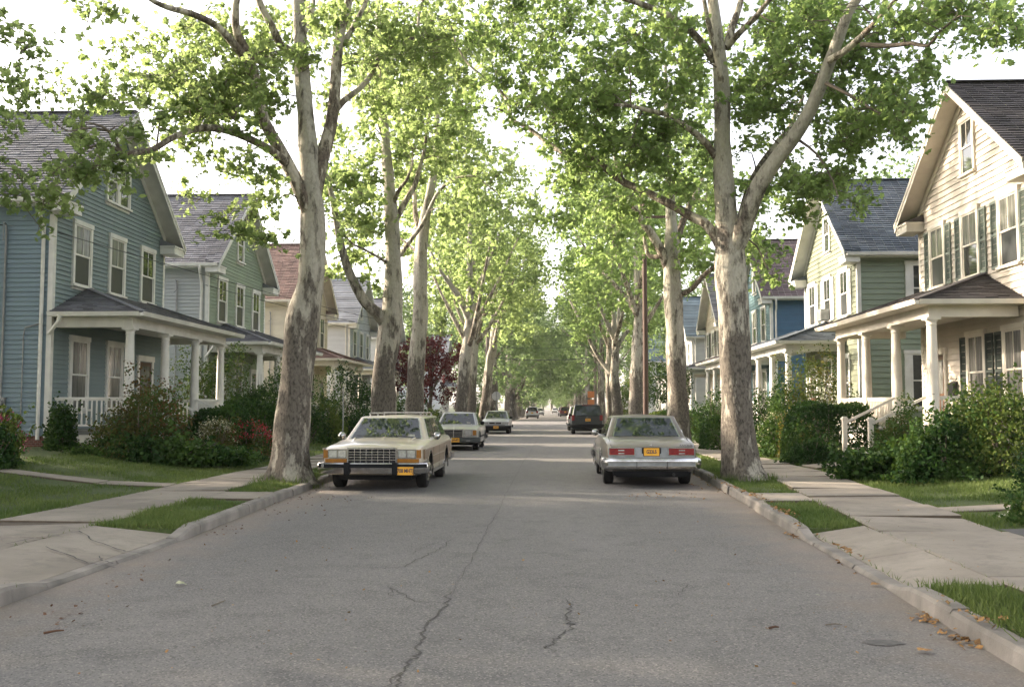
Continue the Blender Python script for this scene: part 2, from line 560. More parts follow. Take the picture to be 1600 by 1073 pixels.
def build_ground():
    ys = list(np.arange(-6, 60, 1.0)) + list(np.arange(60, 140, 2.0)) + [93.99, 94.01, 109.99, 110.01, 150, 170, 200, 260, 340, 500, 800, 1400]
    ys = sorted(set([-60, -25] + [8.19, 8.21, 11.89, 11.91, 8.29, 8.31, 12.29, 12.31, 15.59, 15.61, 16.69, 16.71, 16.89, 16.91] + [float(y) for y in ys]))
    offs = [-900, -300, -120, -60, -35, -25, -20, -17, -15, -13.5, -12.5, -11.5, -10.5, -9.5, -8.5, -7.7, -7.2, -6.6, -5.8, -5.7]
    offr = [5.4, 6.2, 6.8, 7.5, 8.2, 9, 9.8, 10.6, 11.5, 13, 15, 18, 22, 30, 45, 80, 200, 500, 900]
    rows = []
    for y in ys:
        rows.append([(x, y, H(x, y)) for x in offs] + [(kl(y) - 0.14, y, H(kl(y) - 0.14, y)), (kl(y) - 0.11, y, H(kl(y) - 0.14, y)), (kl(y) - .1, y, -0.06), (0, y, -0.06), (kr(y) + .1, y, -0.06), (kr(y) + 0.11, y, H(kr(y) + 0.14, y)), (kr(y) + 0.14, y, H(kr(y) + 0.14, y)), (xr(y) + .02, y, H(xr(y) + .02, y)), (xr(y) + .1, y, H(xr(y) + .1, y))]
                    + [(x, y, H(x, y)) for x in offr])
    n = len(rows[0])
    v = np.array([p for r in rows for p in r])
    f = [(i * n + k, i * n + k + 1, (i + 1) * n + k + 1, (i + 1) * n + k) for i in range(len(rows) - 1) for k in range(n - 1)]
    o = link('ground', np_mesh('ground', v, np.array(f), M['turf'], smooth_it=False))
    tag(o, kind='structure')


build_ground()

# road: one sheet following the gutter lines, and the cross street
mb = MB()
ys = [-40, 0, 4, 8, 12, 16, 20, 26, 40, 60, 94, 110, 200, 400, 700]
for a, b in zip(ys, ys[1:]):
    mb.add([(kl(a) - 0.01, a, 0), (kr(a) + 0.01, a, 0), (kr(b) + 0.01, b, 0), (kl(b) - 0.01, b, 0)], [(0, 1, 2, 3)])
mb.add([(-120, 94, -0.004), (120, 94, -0.004), (120, 110, -0.004), (-120, 110, -0.004)], [(0, 1, 2, 3)])
road = mb.build('road', M['asphalt'], fix=False)
tag(road, kind='structure')


# cracks and joints in the road, built as thin irregular slivers of open dark joint
def crack(pts, w, rng, jag=0.03, sub=9):
    P = []
    for (a, b) in zip(pts, pts[1:]):
        for k in range(sub):
            t = k / sub
            P.append((a[0] + (b[0] - a[0]) * t + rng.gauss(0, jag), a[1] + (b[1] - a[1]) * t + rng.gauss(0, jag * 0.6)))
    P.append(pts[-1])
    mb = MB()
    for i, (a, b) in enumerate(zip(P, P[1:])):
        d = Vector((b[0] - a[0], b[1] - a[1])); d.normalize()
        n = Vector((-d.y, d.x))
        e = min(1, 6 * min(i / len(P), 1 - i / len(P)) + 0.25)
        wa, wb = w * e * rng.uniform(0.5, 1.3), w * e * rng.uniform(0.5, 1.3)
        mb.add([(a[0] - n.x * wa, a[1] - n.y * wa, 0.004), (a[0] + n.x * wa, a[1] + n.y * wa, 0.004), (b[0] + n.x * wb, b[1] + n.y * wb, 0.004), (b[0] - n.x * wb, b[1] - n.y * wb, 0.004)], [(0, 1, 2, 3)])
    mb.build('crack', M['crack'], road, fix=False)


def gp(px, py, z=0.0):
    d = ray(px, py); t = (z - CAM_H) / d.z
    return (d.x * t, d.y * t)


rng = random.Random(4)
for pts, w, jag in (
    ([(590, 1080), (632, 1045), (650, 1022), (662, 985), (690, 950), (706, 925)], 0.009, 0.02),
    ([(612, 1085), (630, 1052)], 0.006, 0.015),
    ([(706, 925), (740, 870), (760, 830), (780, 795), (800, 752), (838, 690), (849, 671)], 0.0035, 0.012),
    ([(570, 889), (630, 885), (680, 862), (706, 843)], 0.006, 0.02),
    ([(610, 935), (612, 918), (650, 940), (690, 941)], 0.005, 0.02),
    ([(878, 934), (890, 945), (886, 975), (900, 975), (880, 990), (852, 1010), (868, 1018)], 0.006, 0.02),
    ([(820, 916), (885, 917)], 0.004, 0.01),
    ([(1075, 912), (1060, 930)], 0.004, 0.01),
    ([(640, 868), (660, 855), (690, 846)], 0.004, 0.02),
):
    crack([gp(*p) for p in pts], w, rng, jag)
# tar joint across the street far down
for yy in (30.5, 47.0, 66.0):
    crack([(kl(yy) + 0.3, yy), (kr(yy) - 0.2, yy + 0.3)], 0.012, rng, 0.01, 20)

# ------------------------------------------------------------------ kerbs
def kerb_h(y, drive):
    a, b = drive
    return 0.035 + 0.10 * max(smooth(a + 0.2, a - 0.55, y), smooth(b - 0.2, b + 0.55, y)) if a - 1 < y < b + 1 else 0.135


def build_kerb(fx, side, drive, rng):
    root = tag(bpy.data.objects.new('kerb', None), kind='structure'); COL.objects.link(root)
    cuts = [3.0, 5.2, 7.3, 8.5, 9.9, 11.5, 12.3]
    while cuts[-1] < 60: cuts.append(cuts[-1] + rng.uniform(2.2, 3.0))
    for a, b in zip(cuts, cuts[1:]):
        mb = MB(); g = 0.010; n = 4
        dz = rng.uniform(-0.012, 0.012); dx = rng.uniform(-0.016, 0.016)
        for k in range(n):
            y0 = a + g + (b - a - 2 * g) * k / n; y1 = a + g + (b - a - 2 * g) * (k + 1) / n
            ring = []
            for y in (y0, y1):
                x = fx(y) + dx; h = kerb_h(y, drive) + dz
                ring.append([(x, y, -0.05), (x - side * -0.018, y, h - 0.03), (x + side * 0.04, y, h), (x + side * 0.16, y, h + 0.004), (x + side * 0.16, y, -0.05)])
            m5 = len(ring[0])
            mb.add(ring[0] + ring[1], [(i, (i + 1) % m5, m5 + (i + 1) % m5, m5 + i) for i in range(m5)])
            if k == 0: mb.add(ring[0], [tuple(range(m5))])
            if k == n - 1: mb.add(ring[1], [tuple(range(m5))])
        mb.build('kerb_stone', M['kerb'], root)
    mb = MB()
    for a, b in ((60.2, 93.5), (110.5, 300)):
        mb.hexa([(fx(a), a, -0.05), (fx(a) + side * .16, a, -0.05), (fx(b) + side * .16, b, -0.05), (fx(b), b, -0.05),
                 (fx(a), a, .135), (fx(a) + side * .16, a, .135), (fx(b) + side * .16, b, .135), (fx(b), b, .135)])
    mb.build('far_kerb', M['kerb'], root)


build_kerb(kl, -1, DRIVE_L, random.Random(1))
build_kerb(kr, 1, DRIVE_R, random.Random(2))


# ------------------------------------------------------------------ pavements of separate slabs
def slab(parent, quad, z, rng, mat=None, name='slab', th=0.09, tilt=0.011):
    """One concrete slab: four ground corners, a little out of level, with worn edges."""
    c = [sum(p[0] for p in quad) / 4, sum(p[1] for p in quad) / 4]
    tx, ty, dz = rng.gauss(0, tilt), rng.gauss(-tilt * .35, tilt * 0.8), rng.gauss(0, tilt * .7)
    def zt(x, y): return z(x, y) + dz + (x - c[0]) * tx + (y - c[1]) * ty
    inner = [(p[0] + (c[0] - p[0]) * 0.025, p[1] + (c[1] - p[1]) * 0.02) for p in quad]
    vs = [(p[0], p[1], zt(*p) - th) for p in quad] + [(p[0], p[1], zt(*p) - 0.014) for p in quad] + [(p[0], p[1], zt(*p)) for p in inner]
    fs = [(3, 2, 1, 0), (8, 9, 10, 11)]
    for i in range(4):
        j = (i + 1) % 4
        fs += [(4 + i, 4 + j, 8 + j, 8 + i)]
    mb = MB(); mb.add(vs, fs); mb.add(vs[:8], [(i, (i + 1) % 4, 4 + (i + 1) % 4, 4 + i) for i in range(4)], 1)
    return mb.build(name, [mat or M['concrete'], M['dirt']], parent)


def walk_z(side):
    return lambda x, y: 0.142


for side, rng in ((-1, random.Random(7)), (1, random.Random(8))):
    root = tag(bpy.data.objects.new('pavement', None), kind='structure'); COL.objects.link(root)
    y = 3.2 if side < 0 else 2.6
    while y < 60:
        L = 1.52; g = 0.032
        if side < 0: x0a = x0b = WALK_L[1]; x1a = x1b = WALK_L[0]
        else: x0a, x0b = xr(y), xr(y + L); x1a, x1b = x0a + 1.5, x0b + 1.5
        slab(root, [(x0a, y + g), (x1a, y + g), (x1b, y + L - g), (x0b, y + L - g)], walk_z(side), rng)
        y += L
    mb = MB()                                             # packed soil in the joints
    for y in np.arange(2.6, 60, 2.0):
        xs = (WALK_L[0] + .03, WALK_L[1] - .03, WALK_L[0] + .03, WALK_L[1] - .03) if side < 0 else (xr(y) + .03, xr(y) + 1.47, xr(y + 2) + .03, xr(y + 2) + 1.47)
        mb.add([(xs[0], y, .118), (xs[1], y, .118), (xs[3], y + 2, .118), (xs[2], y + 2, .118)], [(0, 1, 2, 3)])
    mb.build('joint_soil', M['dirt'], root, fix=False)
    mb = MB()
    for a, b in ((60.3, 92), (112, 300)):
        xs = (WALK_L[0], WALK_L[1]) if side < 0 else (4.9, 6.4)
        mb.box((xs[0], a, 0), (xs[1], b, 0.142))
    mb.build('far_pavement', M['concrete'], root)
    # driveway aprons, slabs between pavement and kerb, and the ones across the verge
    d = DRIVE_L if side < 0 else DRIVE_R
    fx = kl if side < 0 else kr
    def az(x, y, side=side, fx=fx, d=d):
        e = fx(y) + side * 0.17; o = WALK_L[1] if side < 0 else xr(y)
        t = min(1, max(0, (x - e) / (o - e)))
        k = kerb_h(y, d) + 0.002
        return k + (0.142 - k) * t
    xo = (lambda y: WALK_L[1] + 0.015) if side < 0 else (lambda y: xr(y) - 0.015)
    AP = lambda x, y: .037 + .105 * min(1, max(0, (x - (fx(y) + side * .17)) / ((WALK_L[1] if side < 0 else xr(y)) - (fx(y) + side * .17))))
    cuts = [d[0] - 0.3, d[0] + (d[1] - d[0]) * 0.47, d[1] + 0.3]
    for a, b in zip(cuts, cuts[1:]):
        slab(root, [(fx(a) + side * .175, a + .01), (xo(a), a + .01), (xo(b), b - .01), (fx(b) + side * .175, b - .01)], AP, rng, tilt=0.0015)
    for a, b in (((15.6, 16.7),) if side < 0 else ((15.6, 16.9),)):
        slab(root, [(fx(a) + side * .175, a), (xo(a), a), (xo(b), b), (fx(b) + side * .175, b)], az, rng, tilt=0.003)
    # driveway beyond the pavement
    mb = MB()
    if side < 0:
        for a, b in zip(range(-20, -7), range(-19, -6)):
            b2 = min(b, -7.17)
            mb.add([(a, d[0], H(a, 9) + .03), (b2, d[0], H(b2, 9) + .03), (b2, d[1] + .3, H(b2, 9) + .03), (a, d[1] + .3, H(a, 9) + .03)], [(0, 1, 2, 3)])
    else:
        for a, b in zip(np.arange(5.38, 16, .9), np.arange(6.28, 17, .9)):
            mb.add([(a, d[0], H(a, 9) + .04), (b, d[0], H(b, 9) + .04), (b, d[1], H(b, 9) + .04), (a, d[1], H(a, 9) + .04)], [(0, 1, 2, 3)])
    o = mb.build('driveway', M['concrete'] if side < 0 else M['drive'], fix=False)
    tag(o, kind='structure')


# cracked slab lines on the left apron and a dark weedy joint
def walk_crack(pts, z, w, rng):
    mb = MB(); P = []
    for a, b in zip(pts, pts[1:]):
        for k in range(6):
            t = k / 6
            P.append((a[0] + (b[0] - a[0]) * t + rng.gauss(0, .012), a[1] + (b[1] - a[1]) * t + rng.gauss(0, .012)))
    P.append(pts[-1])
    for a, b in zip(P, P[1:]):
        d = Vector((b[0] - a[0], b[1] - a[1])); d.normalize(); n = Vector((-d.y, d.x)) * w * rng.uniform(.4, 1.2)
        za, zb = z(*a) + .016, z(*b) + .016
        mb.add([(a[0] - n.x, a[1] - n.y, za), (a[0] + n.x, a[1] + n.y, za), (b[0] + n.x, b[1] + n.y, zb), (b[0] - n.x, b[1] - n.y, zb)], [(0, 1, 2, 3)])
    mb.build('crack', M['crack'], bpy.data.objects['pavement'], fix=False)


def azl(x, y):
    t = min(1, max(0, (x - (kl(y) - .17)) / (-5.7 - (kl(y) - .17))))
    return (kerb_h(y, DRIVE_L) + .002) * (1 - t) + .142 * t


rng = random.Random(12)
for pts in ([(125, 835), (150, 846), (190, 853), (226, 857)], [(155, 862), (160, 868), (176, 872)], [(70, 857), (130, 870), (180, 878)], [(5, 858), (125, 835)]):
    walk_crack([gp(px, py, .1) for px, py in pts], azl, .009, rng)
# ------------------------------------------------------------------ houses
GZ = 0.50                            # ground at the house walls
_cache = {}


def shingles(mb, e0, e1, t1, t0, course, tab, rng, mi=0):
    e0, e1, t0, t1 = map(Vector, (e0, e1, t0, t1))
    nrm = (e1 - e0).cross((t0 + t1) / 2 - e0).normalized()
    if nrm.z < 0: nrm = -nrm
    n = max(2, round((((t0 + t1) / 2) - ((e0 + e1) / 2)).length / course))
    for i in range(n):
        f0, f1 = i / n, min(1.0, (i + 1.15) / n)
        a0, b0 = e0.lerp(t0, f0), e1.lerp(t1, f0)
        a1, b1 = e0.lerp(t0, f1), e1.lerp(t1, f1)
        L = (b0 - a0).length
        k = 1 if not tab else max(1, round(L / tab))
        sh = (rng.random() - 0.5) / k if tab else 0
        cuts = [0.0] + [min(1, max(0, (j + sh) / k)) for j in range(1, k)] + [1.0]
        for u, w in zip(cuts, cuts[1:]):
            if w - u < 1e-4: continue
            g = 0.003 / max(L, .1) if tab else 0
            lift = nrm * (0.022 + rng.random() * 0.018)
            p, q, r, s = a0.lerp(b0, u + g), a0.lerp(b0, w - g), a1.lerp(b1, w - g), a1.lerp(b1, u + g)
            mb.add([p, q, p + lift, q + lift, r + nrm * .003, s + nrm * .003], [(0, 1, 3, 2), (2, 3, 4, 5)], mi)


class House:
    def __init__(self, s, X, Y, W=7.3, D=10.0, **k):
        self.s, self.X, self.Y, self.W, self.D = s, X, Y, W, D
        self.k = k
        self.rng = random.Random(int(Y * 10) + (5 if s > 0 else 9))
        self.root = thing('clapboard_house', k['label'], 'house', (X, Y, GZ), 0, 'clapboard houses along the street')
        fr = siding_mat('front_siding', k['front'])
        sd = siding_mat('side_siding', k.get('side', k['front']))
        self.mats = dict(front=fr, side=sd, roof=pmat('roof_shingle', k['roof'], [x * 0.72 for x in k['roof']], 1.2, 0.9, 0.5, 120, island=0.28),
                         trim=M[k.get('trim', 'white')])
        self.build()

    # front plane: a along the street from the near corner, b out towards the street, c world height
    def F(self, a, b, c): return (self.s * b, a, c - GZ)
    # near side plane: a along the depth (0 at the front corner, negative to the back), b out towards the viewer
    def S(self, a, b, c): return (self.s * a, -b, c - GZ)
    def f0(self, a, b, c): return (self.s * b, a, c)
    def s0(self, a, b, c): return (self.s * a, -b, c)

    def part(self, mb, name, mats, parent=None, loc=(0, 0, 0), kind=None, sm=None, fix=True):
        o = mb.build(name, mats, parent or self.root, loc, sm, fix)
        if kind: o['kind'] = kind
        return o

    def shared(self, key, fn, name, mats, parent, loc, sm=None):
        key = (key, self.s, tuple(m.name for m in (mats if isinstance(mats, (list, tuple)) else [mats])), name)
        if key not in _cache:
            _cache[key] = fn().mesh(name, mats, sm)
        return link(name, _cache[key], parent, loc)

    def boards(self, plane, L0, L1, z0, z1, sp, mat, indiv, ridge=None):
        """Overlapping clapboards; ridge = (mid, top, slope) cuts the ends to a gable."""
        T = self.F if plane == 'f' else self.S
        T0 = self.f0 if plane == 'f' else self.s0
        big = MB(T)
        n = int(math.ceil((z1 - z0) / sp))
        for i in range(n):
            c0 = z0 + i * sp; c1 = min(z1 + .01, c0 + sp + 0.012)
            lo, hi = [(L0, L1), (L0, L1)], None
            if ridge and c1 > ridge[3]:
                mid, top, hw, ez = ridge
                def ext(c):
                    h = max(0.01, hw * (top - c) / (top - ez)) if c > ez else hw
                    return (max(L0, mid - h), min(L1, mid + h))
                lo = [ext(c0), ext(c1)]
                if lo[1][1] - lo[1][0] < .05: continue
            (a0, a1), (b0, b1) = lo
            vs = [(a0, 0, c0), (a1, 0, c0), (a1, .042, c0), (a0, .042, c0), (b0, 0, c1), (b1, 0, c1), (b1, .010, c1), (b0, .010, c1)]
            if not indiv:
                big.hexa(vs)
            elif lo[0] == (L0, L1) and lo[1] == (L0, L1) and c1 - c0 > sp:
                def fn():
                    m = MB(T0); m.hexa([(a, b, c - c0) for a, b, c in vs]); return m
                self.shared(('board', plane, round(sp, 3), round(L0, 2), round(L1, 2)), fn, 'clapboard', mat, self.root, T(0, 0, c0))
            else:
                m = MB(T0); m.hexa([(a, b, c - c0) for a, b, c in vs])
                self.part(m, 'clapboard', mat, None, T(0, 0, c0))
        if not indiv and big.v:
            self.part(big, 'clapboards', mat, kind='stuff')

    def window(self, plane, a0, a1, c0, c1, glass=('glass', 'screen'), munt=1, shutter=None, casing=0.11, sw=0.36):
        T = self.F if plane == 'f' else self.S
        T0 = self.f0 if plane == 'f' else self.s0
        w, h = a1 - a0, c1 - c0
        key = (plane, round(w, 2), round(h, 2), munt, casing)
        tr = self.mats['trim']
        off = T(a0, 0, c0)

        def cas():
            m = MB(T0); g = casing
            m.box((-g, 0.004, 0), (0, .085, h)); m.box((w, 0.004, 0), (w + g, .085, h))
            m.box((-g - .02, 0.004, h), (w + g + .02, .1, h + .13)); m.box((-g - .03, 0.004, -.06), (w + g + .03, .14, 0))
            m.box((-g, 0.004, -.13), (w + g, .05, -.06))
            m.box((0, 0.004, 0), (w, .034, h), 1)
            return m
        win = self.shared(('cas',) + key, cas, 'window', [tr, M['dark']], self.root, off)

        def sash(lower):
            def fn():
                m = MB(T0); t = .045; b0, b1 = (.036, .058) if lower else (.050, .074)
                z0, z1 = (0, h / 2 + .02) if lower else (h / 2 - .02, h)
                m.box((0.002, b0, z0), (t, b1, z1)); m.box((w - t, b0, z0), (w - 0.002, b1, z1))
                m.box((t, b0, z0), (w - t, b1, z0 + t)); m.box((t, b0, z1 - t), (w - t, b1, z1))
                for i in range(1, munt + 1 if not lower else munt):
                    x = w * i / (munt + 1)
                    m.box((x - .011, b0 + .008, z0 + t), (x + .011, b1 - .002, z1 - t))
                if munt > 1 and not lower:
                    zc = (z0 + z1) / 2
                    m.box((t, b0 + .009, zc - .011), (w - t, b1 - .003, zc + .011))
                return m
            return fn

        def pane(lower):
            def fn():
                m = MB(T0); b = .040 if lower else .0535
                z0, z1 = (0, h / 2 + .02) if lower else (h / 2 - .02, h)
                m.box((.04, b, z0 + .04), (w - .04, b + .006, z1 - .04)); return m
            return fn
        for lower in (False, True):
            self.shared(('sash', lower) + key, sash(lower), 'sash', tr, win, (0, 0, 0))
            self.shared(('pane', lower) + key, pane(lower), 'pane', M[glass[1 if lower else 0]], win, (0, 0, 0))
        if shutter:
            def shut():
                m = MB(T0); W_ = sw; t = .05
                m.box((0, .03, 0), (t, .075, h)); m.box((W_ - t, .03, 0), (W_, .075, h))
                for z in (0, h / 2 - .04, h - .07): m.box((t, .03, z), (W_ - t, .075, z + .07))
                z = .08
                while z < h - .09:
                    if abs(z - h / 2) > .06:
                        m.hexa([(t, .034, z + .03), (W_ - t, .034, z + .03), (W_ - t, .066, z), (t, .066, z), (t, .034, z + .038), (W_ - t, .034, z + .038), (W_ - t, .066, z + .008), (t, .066, z + .008)])
                    z += .045
                m.box((t, .03, .06), (W_ - t, .033, h - .06))
                return m
            for a in (-casing - sw - .015, w + casing + .015):
                self.shared(('shutter', plane, round(h, 2), sw), shut, 'shutter', M[shutter], win, T0(a, 0, 0))
        return win

    def build(self):
        k, s, W, D, F, S = self.k, self.s, self.W, self.D, self.F, self.S
        m_, rng = self.mats, self.rng
        tr = m_['trim']
        EZ, RZ, OV, RK = 7.1, k.get('rz', 10.62), 0.47, 0.55     # eave, ridge, eave overhang, rake overhang
        near = k.get('near', 0)                      # 2: every board its own piece, 1: boards joined, shingle tabs, 0: plain
        slope = (RZ - EZ) / (W / 2 + OV)
        wz = EZ + slope * OV                         # roof underside height over the wall
        # core wall with gable, foundation
        mb = MB(F)
        mb.prism([(0, 0, .85), (W, 0, .85), (W, 0, wz - .12), (W / 2, 0, RZ - .14), (0, 0, wz - .12)], (0, -D, 0))
        self.part(mb, 'wall', m_['side'])
        mb = MB(F); mb.box((.03, -D + .03, .2), (W - .03, -.03, .86)); self.part(mb, 'foundation', M['brick'])
        sp = k.get('sp', .15)
        self.boards('f', .1, W - .1, .85, RZ - .25, sp, m_['front'], near == 2, (W / 2, RZ - .16, W / 2 - .02, wz - .1))
        self.boards('s', -D, -.1, .85, wz - .14, k.get('ssp', sp), m_['side'], near == 2 and s > 0)
        # corner boards, belt and frieze
        for a, b in ((-.035, .10), (W - .10, W + .035)):
            mb = MB(F); mb.box((a, -.10, .8), (b, .038, EZ - .2)); self.part(mb, 'corner_board', tr)
        # roof deck with soffit, rake boards, returns
        th = .10
        roof = MB(F)
        for sg in (0, 1):
            u0, u1 = (-OV, W / 2) if sg == 0 else (W + OV, W / 2)
            roof.hexa([(u0, -D - .3, EZ - th), (u1, -D - .3, RZ - th), (u1, RK, RZ - th), (u0, RK, EZ - th), (u0, -D - .3, EZ), (u1, -D - .3, RZ), (u1, RK, RZ), (u0, RK, EZ)])
        ro = self.part(roof, 'roof', tr)
        tabs = .30 if near else None
        crs = .15 if near else .22
        sh = MB(F)
        e = .03
        shingles(sh, (-OV - e, -D - .3, EZ - e * slope), (-OV - e, RK + e, EZ - e * slope), (W / 2, RK + e, RZ), (W / 2, -D - .3, RZ), crs, tabs, rng)
        shingles(sh, (W + OV + e, -D - .3, EZ - e * slope), (W + OV + e, RK + e, EZ - e * slope), (W / 2, RK + e, RZ), (W / 2, -D - .3, RZ), crs * 2, None, rng)
        sh.bar((W / 2, -D - .3, RZ + .03), (W / 2, RK + e, RZ + .03), .26, .03)
        self.part(sh, 'shingles', m_['roof'], ro, kind='stuff', fix=False)
        tm = MB(F)
        for sg in (-1, 1):
            u = W / 2 + sg * (W / 2 + OV)
            # rake fascia and the flat board under it, wall frieze
            tm.hexa([(u, RK, EZ - .24), (W / 2, RK, RZ - .24), (W / 2, RK + .03, RZ - .24), (u, RK + .03, EZ - .24), (u, RK, EZ + .004), (W / 2, RK, RZ + .004), (W / 2, RK + .03, RZ + .004), (u, RK + .03, EZ + .004)])
            tm.hexa([(u, RK + .03, EZ - .10), (W / 2, RK + .03, RZ - .10), (W / 2, RK + .05, RZ - .10), (u, RK + .05, EZ - .10), (u, RK + .03, EZ + .006), (W / 2, RK + .03, RZ + .006), (W / 2, RK + .05, RZ + .006), (u, RK + .05, EZ + .006)])
            ue = W / 2 + sg * (W / 2)
            tm.hexa([(ue, .03, wz - .34), (W / 2, .03, RZ - .36), (W / 2, .06, RZ - .36), (ue, .06, wz - .34), (ue, .03, wz - .12), (W / 2, .03, RZ - .12), (W / 2, .06, RZ - .12), (ue, .06, wz - .12)])
            # eave return wrapped round the corner
            a, b = sorted((u - sg * .02, ue - sg * .42))
            tm.box((a, 0.04, EZ - .34), (b, RK - .012, EZ - .10)); tm.box((a - .03, 0.042, EZ - .12), (b + .03, RK + .02, EZ - .06))
        self.part(tm, 'rake_board', tr, ro)
        for sg in (-1, 1):
            rc = MB(F)
            u = W / 2 + sg * (W / 2 + OV); ue = W / 2 + sg * (W / 2 - .42)
            a, b = sorted((u, ue))
            rc.hexa([(a - .03, .05, EZ - .055), (b + .03, .05, EZ - .055), (b + .03, RK + .03, EZ - .055), (a - .03, RK + .03, EZ - .055), (a - .03, .05, EZ + .16), (b + .03, .05, EZ + .16), (b + .03, RK + .03, EZ - .05), (a - .03, RK + .03, EZ - .05)])
            self.part(rc, 'return_cap', m_['roof'], ro)
        # soffits along the eaves, gutter and downspout
        sf = MB(F)
        sf.box((-OV + .01, -D, EZ - .16), (-.001, 0.02, EZ - .11)); sf.box((W + .001, -D, EZ - .16), (W + OV - .01, 0.02, EZ - .11))
        sf.box((-OV + .003, -D - .28, EZ - .17), (-OV + .03, RK - .03, EZ - .10)); sf.box((W + OV - .03, -D - .28, EZ - .17), (W + OV - .003, RK - .03, EZ - .10))
        self.part(sf, 'soffit', tr, ro)
        gt = MB(F)
        gt.prism([(-OV - .035, 0, EZ - .13), (-OV - .10, 0, EZ - .12), (-OV - .13, 0, EZ - .01), (-OV - .12, 0, EZ - .01), (-OV - .035, 0, EZ - .03)], (0, RK - .02, 0))
        gt2 = MB(F); gt2.prism([(-OV - .035, -D, EZ - .13), (-OV - .10, -D, EZ - .12), (-OV - .13, -D, EZ - .01), (-OV - .12, -D, EZ - .01), (-OV - .035, -D, EZ - .03)], (0, D + RK - .02, 0))
        self.part(gt2, 'gutter', tr, ro)
        if k.get('spout', True):
            sp_ = MB(F)
            sp_.tube([(-OV - .08, -.12, EZ - .12), (-OV - .08, -.14, EZ - .22), (-.22, -.22, EZ - .55), (-.09, -.22, EZ - .72), (-.09, -.22, 4.0), (-.09, -.22, .75)], .048, 8)
            self.part(sp_, 'downspout', tr, sm=40)
        # windows: three up, one in the gable, two and a door down
        wn = k.get('win', (1.5, 3.68, 5.9)); hw = .44
        sc = k.get('shutter')
        for i, a in enumerate(wn):
            self.window('f', a - hw, a + hw, 5.0, 6.68, ('curtain' if rng.random() < .3 else 'glass', 'screen' if s > 0 or i != 1 else 'glass'), k.get('munt', 1), sc, sw=k.get('sw', .36))
        if k.get('attic', 1) == 2:
            for a in (W / 2 - .4, W / 2 + .4): self.window('f', a - .30, a + .30, 7.75, 9.05, ('glass', 'glass'), 1, casing=.1)
        else:
            self.window('f', W / 2 - .34, W / 2 + .34, 7.75, 9.15, ('glass', 'glass'), 1)
        lw = k.get('low', (1.5, 3.68))
        for a in lw:
            self.window('f', a - .44, a + .44, 1.55, 3.45, ('curtain', 'curtain'), 1, k.get('lshutter'), sw=.4)
        for (a0, a1, c0, c1) in k.get('sidewin', ()):
            self.window('s', a0, a1, c0, c1, ('glass', 'glass'), 0, casing=.24)
        da = k.get('door', 5.9)
        d = MB(F)
        d.box((da - .46, .005, 1.0), (da + .46, .045, 3.05))
        d.box((da - .40, .045, 1.1), (da - .06, .06, 1.85)); d.box((da + .06, .045, 1.1), (da + .40, .06, 1.85))
        do = self.part(d, 'door', M['wood_door'])
        pn = MB(F); pn.box((da - .34, .046, 1.98), (da + .34, .056, 2.92)); self.part(pn, 'pane', M['curtain'], do)
        kn = MB(F); kn.lathe([(.012, 0), (.03, .03), (.03, .05), (.0, .06)], 8, (da + .38, .05, 2.02)); self.part(kn, 'handle', M['chrome'], do)
        dc = MB(F)
        dc.box((da - .60, .006, .96), (da - .47, .085, 3.08)); dc.box((da + .47, .006, .96), (da + .60, .085, 3.08)); dc.box((da - .64, .006, 3.08), (da + .64, .10, 3.26))
        self.part(dc, 'door_casing', tr, do)
        if k.get('porch', True): self.porch()

    def porch(self):
        k, s, W, F = self.k, self.s, self.W, self.F
        rng, tr = self.rng, self.mats['trim']
        near = k.get('near', 0)
        P0, P1, PD = k.get('p0', .0), k.get('p1', W + .05), 2.2
        FZ, BZ, EZ, TZ = .98, 3.72, 4.06, 4.95
        fl = MB(F)
        fl.box((P0, .04, FZ - .1), (P1, PD - .03, FZ - .001)); fl.box((P0 - .03, .042, FZ - .001), (P1 + .03, PD + .02, FZ + .03))
        pc = self.part(fl, 'porch', M['deck'])
        sk = MB(F)
        sk.box((P0 + .02, PD - .12, .35), (P1 - .02, PD - .09, FZ - .1)); sk.box((P0 + .02, .05, .35), (P0 + .05, PD - .13, FZ - .1)); sk.box((P1 - .05, .05, .35), (P1 - .02, PD - .13, FZ - .1))
        self.part(sk, 'skirt', tr, pc)
        # beam, ceiling and fascia
        bm_ = MB(F)
        bm_.box((P0 + .02, PD - .29, BZ), (P1 - .02, PD - .05, BZ + .26)); bm_.box((P0 + .02, .07, BZ), (P0 + .26, PD - .292, BZ + .26)); bm_.box((P1 - .26, .07, BZ), (P1 - .02, PD - .292, BZ + .26))
        bm_.box((P0 + .262, .07, BZ + .2), (P1 - .262, PD - .293, BZ + .24))
        E = .34
        bm_.box((P0 - E, .06, BZ + .262), (P1 + E, PD + E - .02, BZ + .29)); bm_.box((P0 - E - .02, .061, BZ + .29), (P1 + E + .02, PD + E, EZ))
        self.part(bm_, 'porch_beam', tr, pc)
        # hip roof
        e = .40
        a, b, c = (P0 - e, .05, EZ + .005), (P0 - e, PD + e, EZ + .005), (P0 + 1.75, .05, TZ)
        d, f, g = (P1 + e, PD + e, EZ + .005), (P1 + e, .05, EZ + .005), (P1 - 1.75, .05, TZ)
        rf = MB(F)
        rf.add([a, b, d, f, c, g], [(0, 1, 4), (1, 2, 5, 4), (2, 3, 5), (3, 2, 1, 0), (0, 4, 5, 3)])
        ro = self.part(rf, 'porch_roof', self.mats['roof'], pc)
        sh = MB(F); tabs = .30 if near else None; cr = .15 if near else .24
        shingles(sh, a, b, c, c, cr, tabs, rng); shingles(sh, b, d, g, c, cr, tabs, rng); shingles(sh, f, d, g, g, cr, None, rng)
        for p, q in ((b, c), (d, g)): sh.bar(Vector(p) + Vector((0, 0, .035)), Vector(q) + Vector((0, 0, .035)), .2, .03)
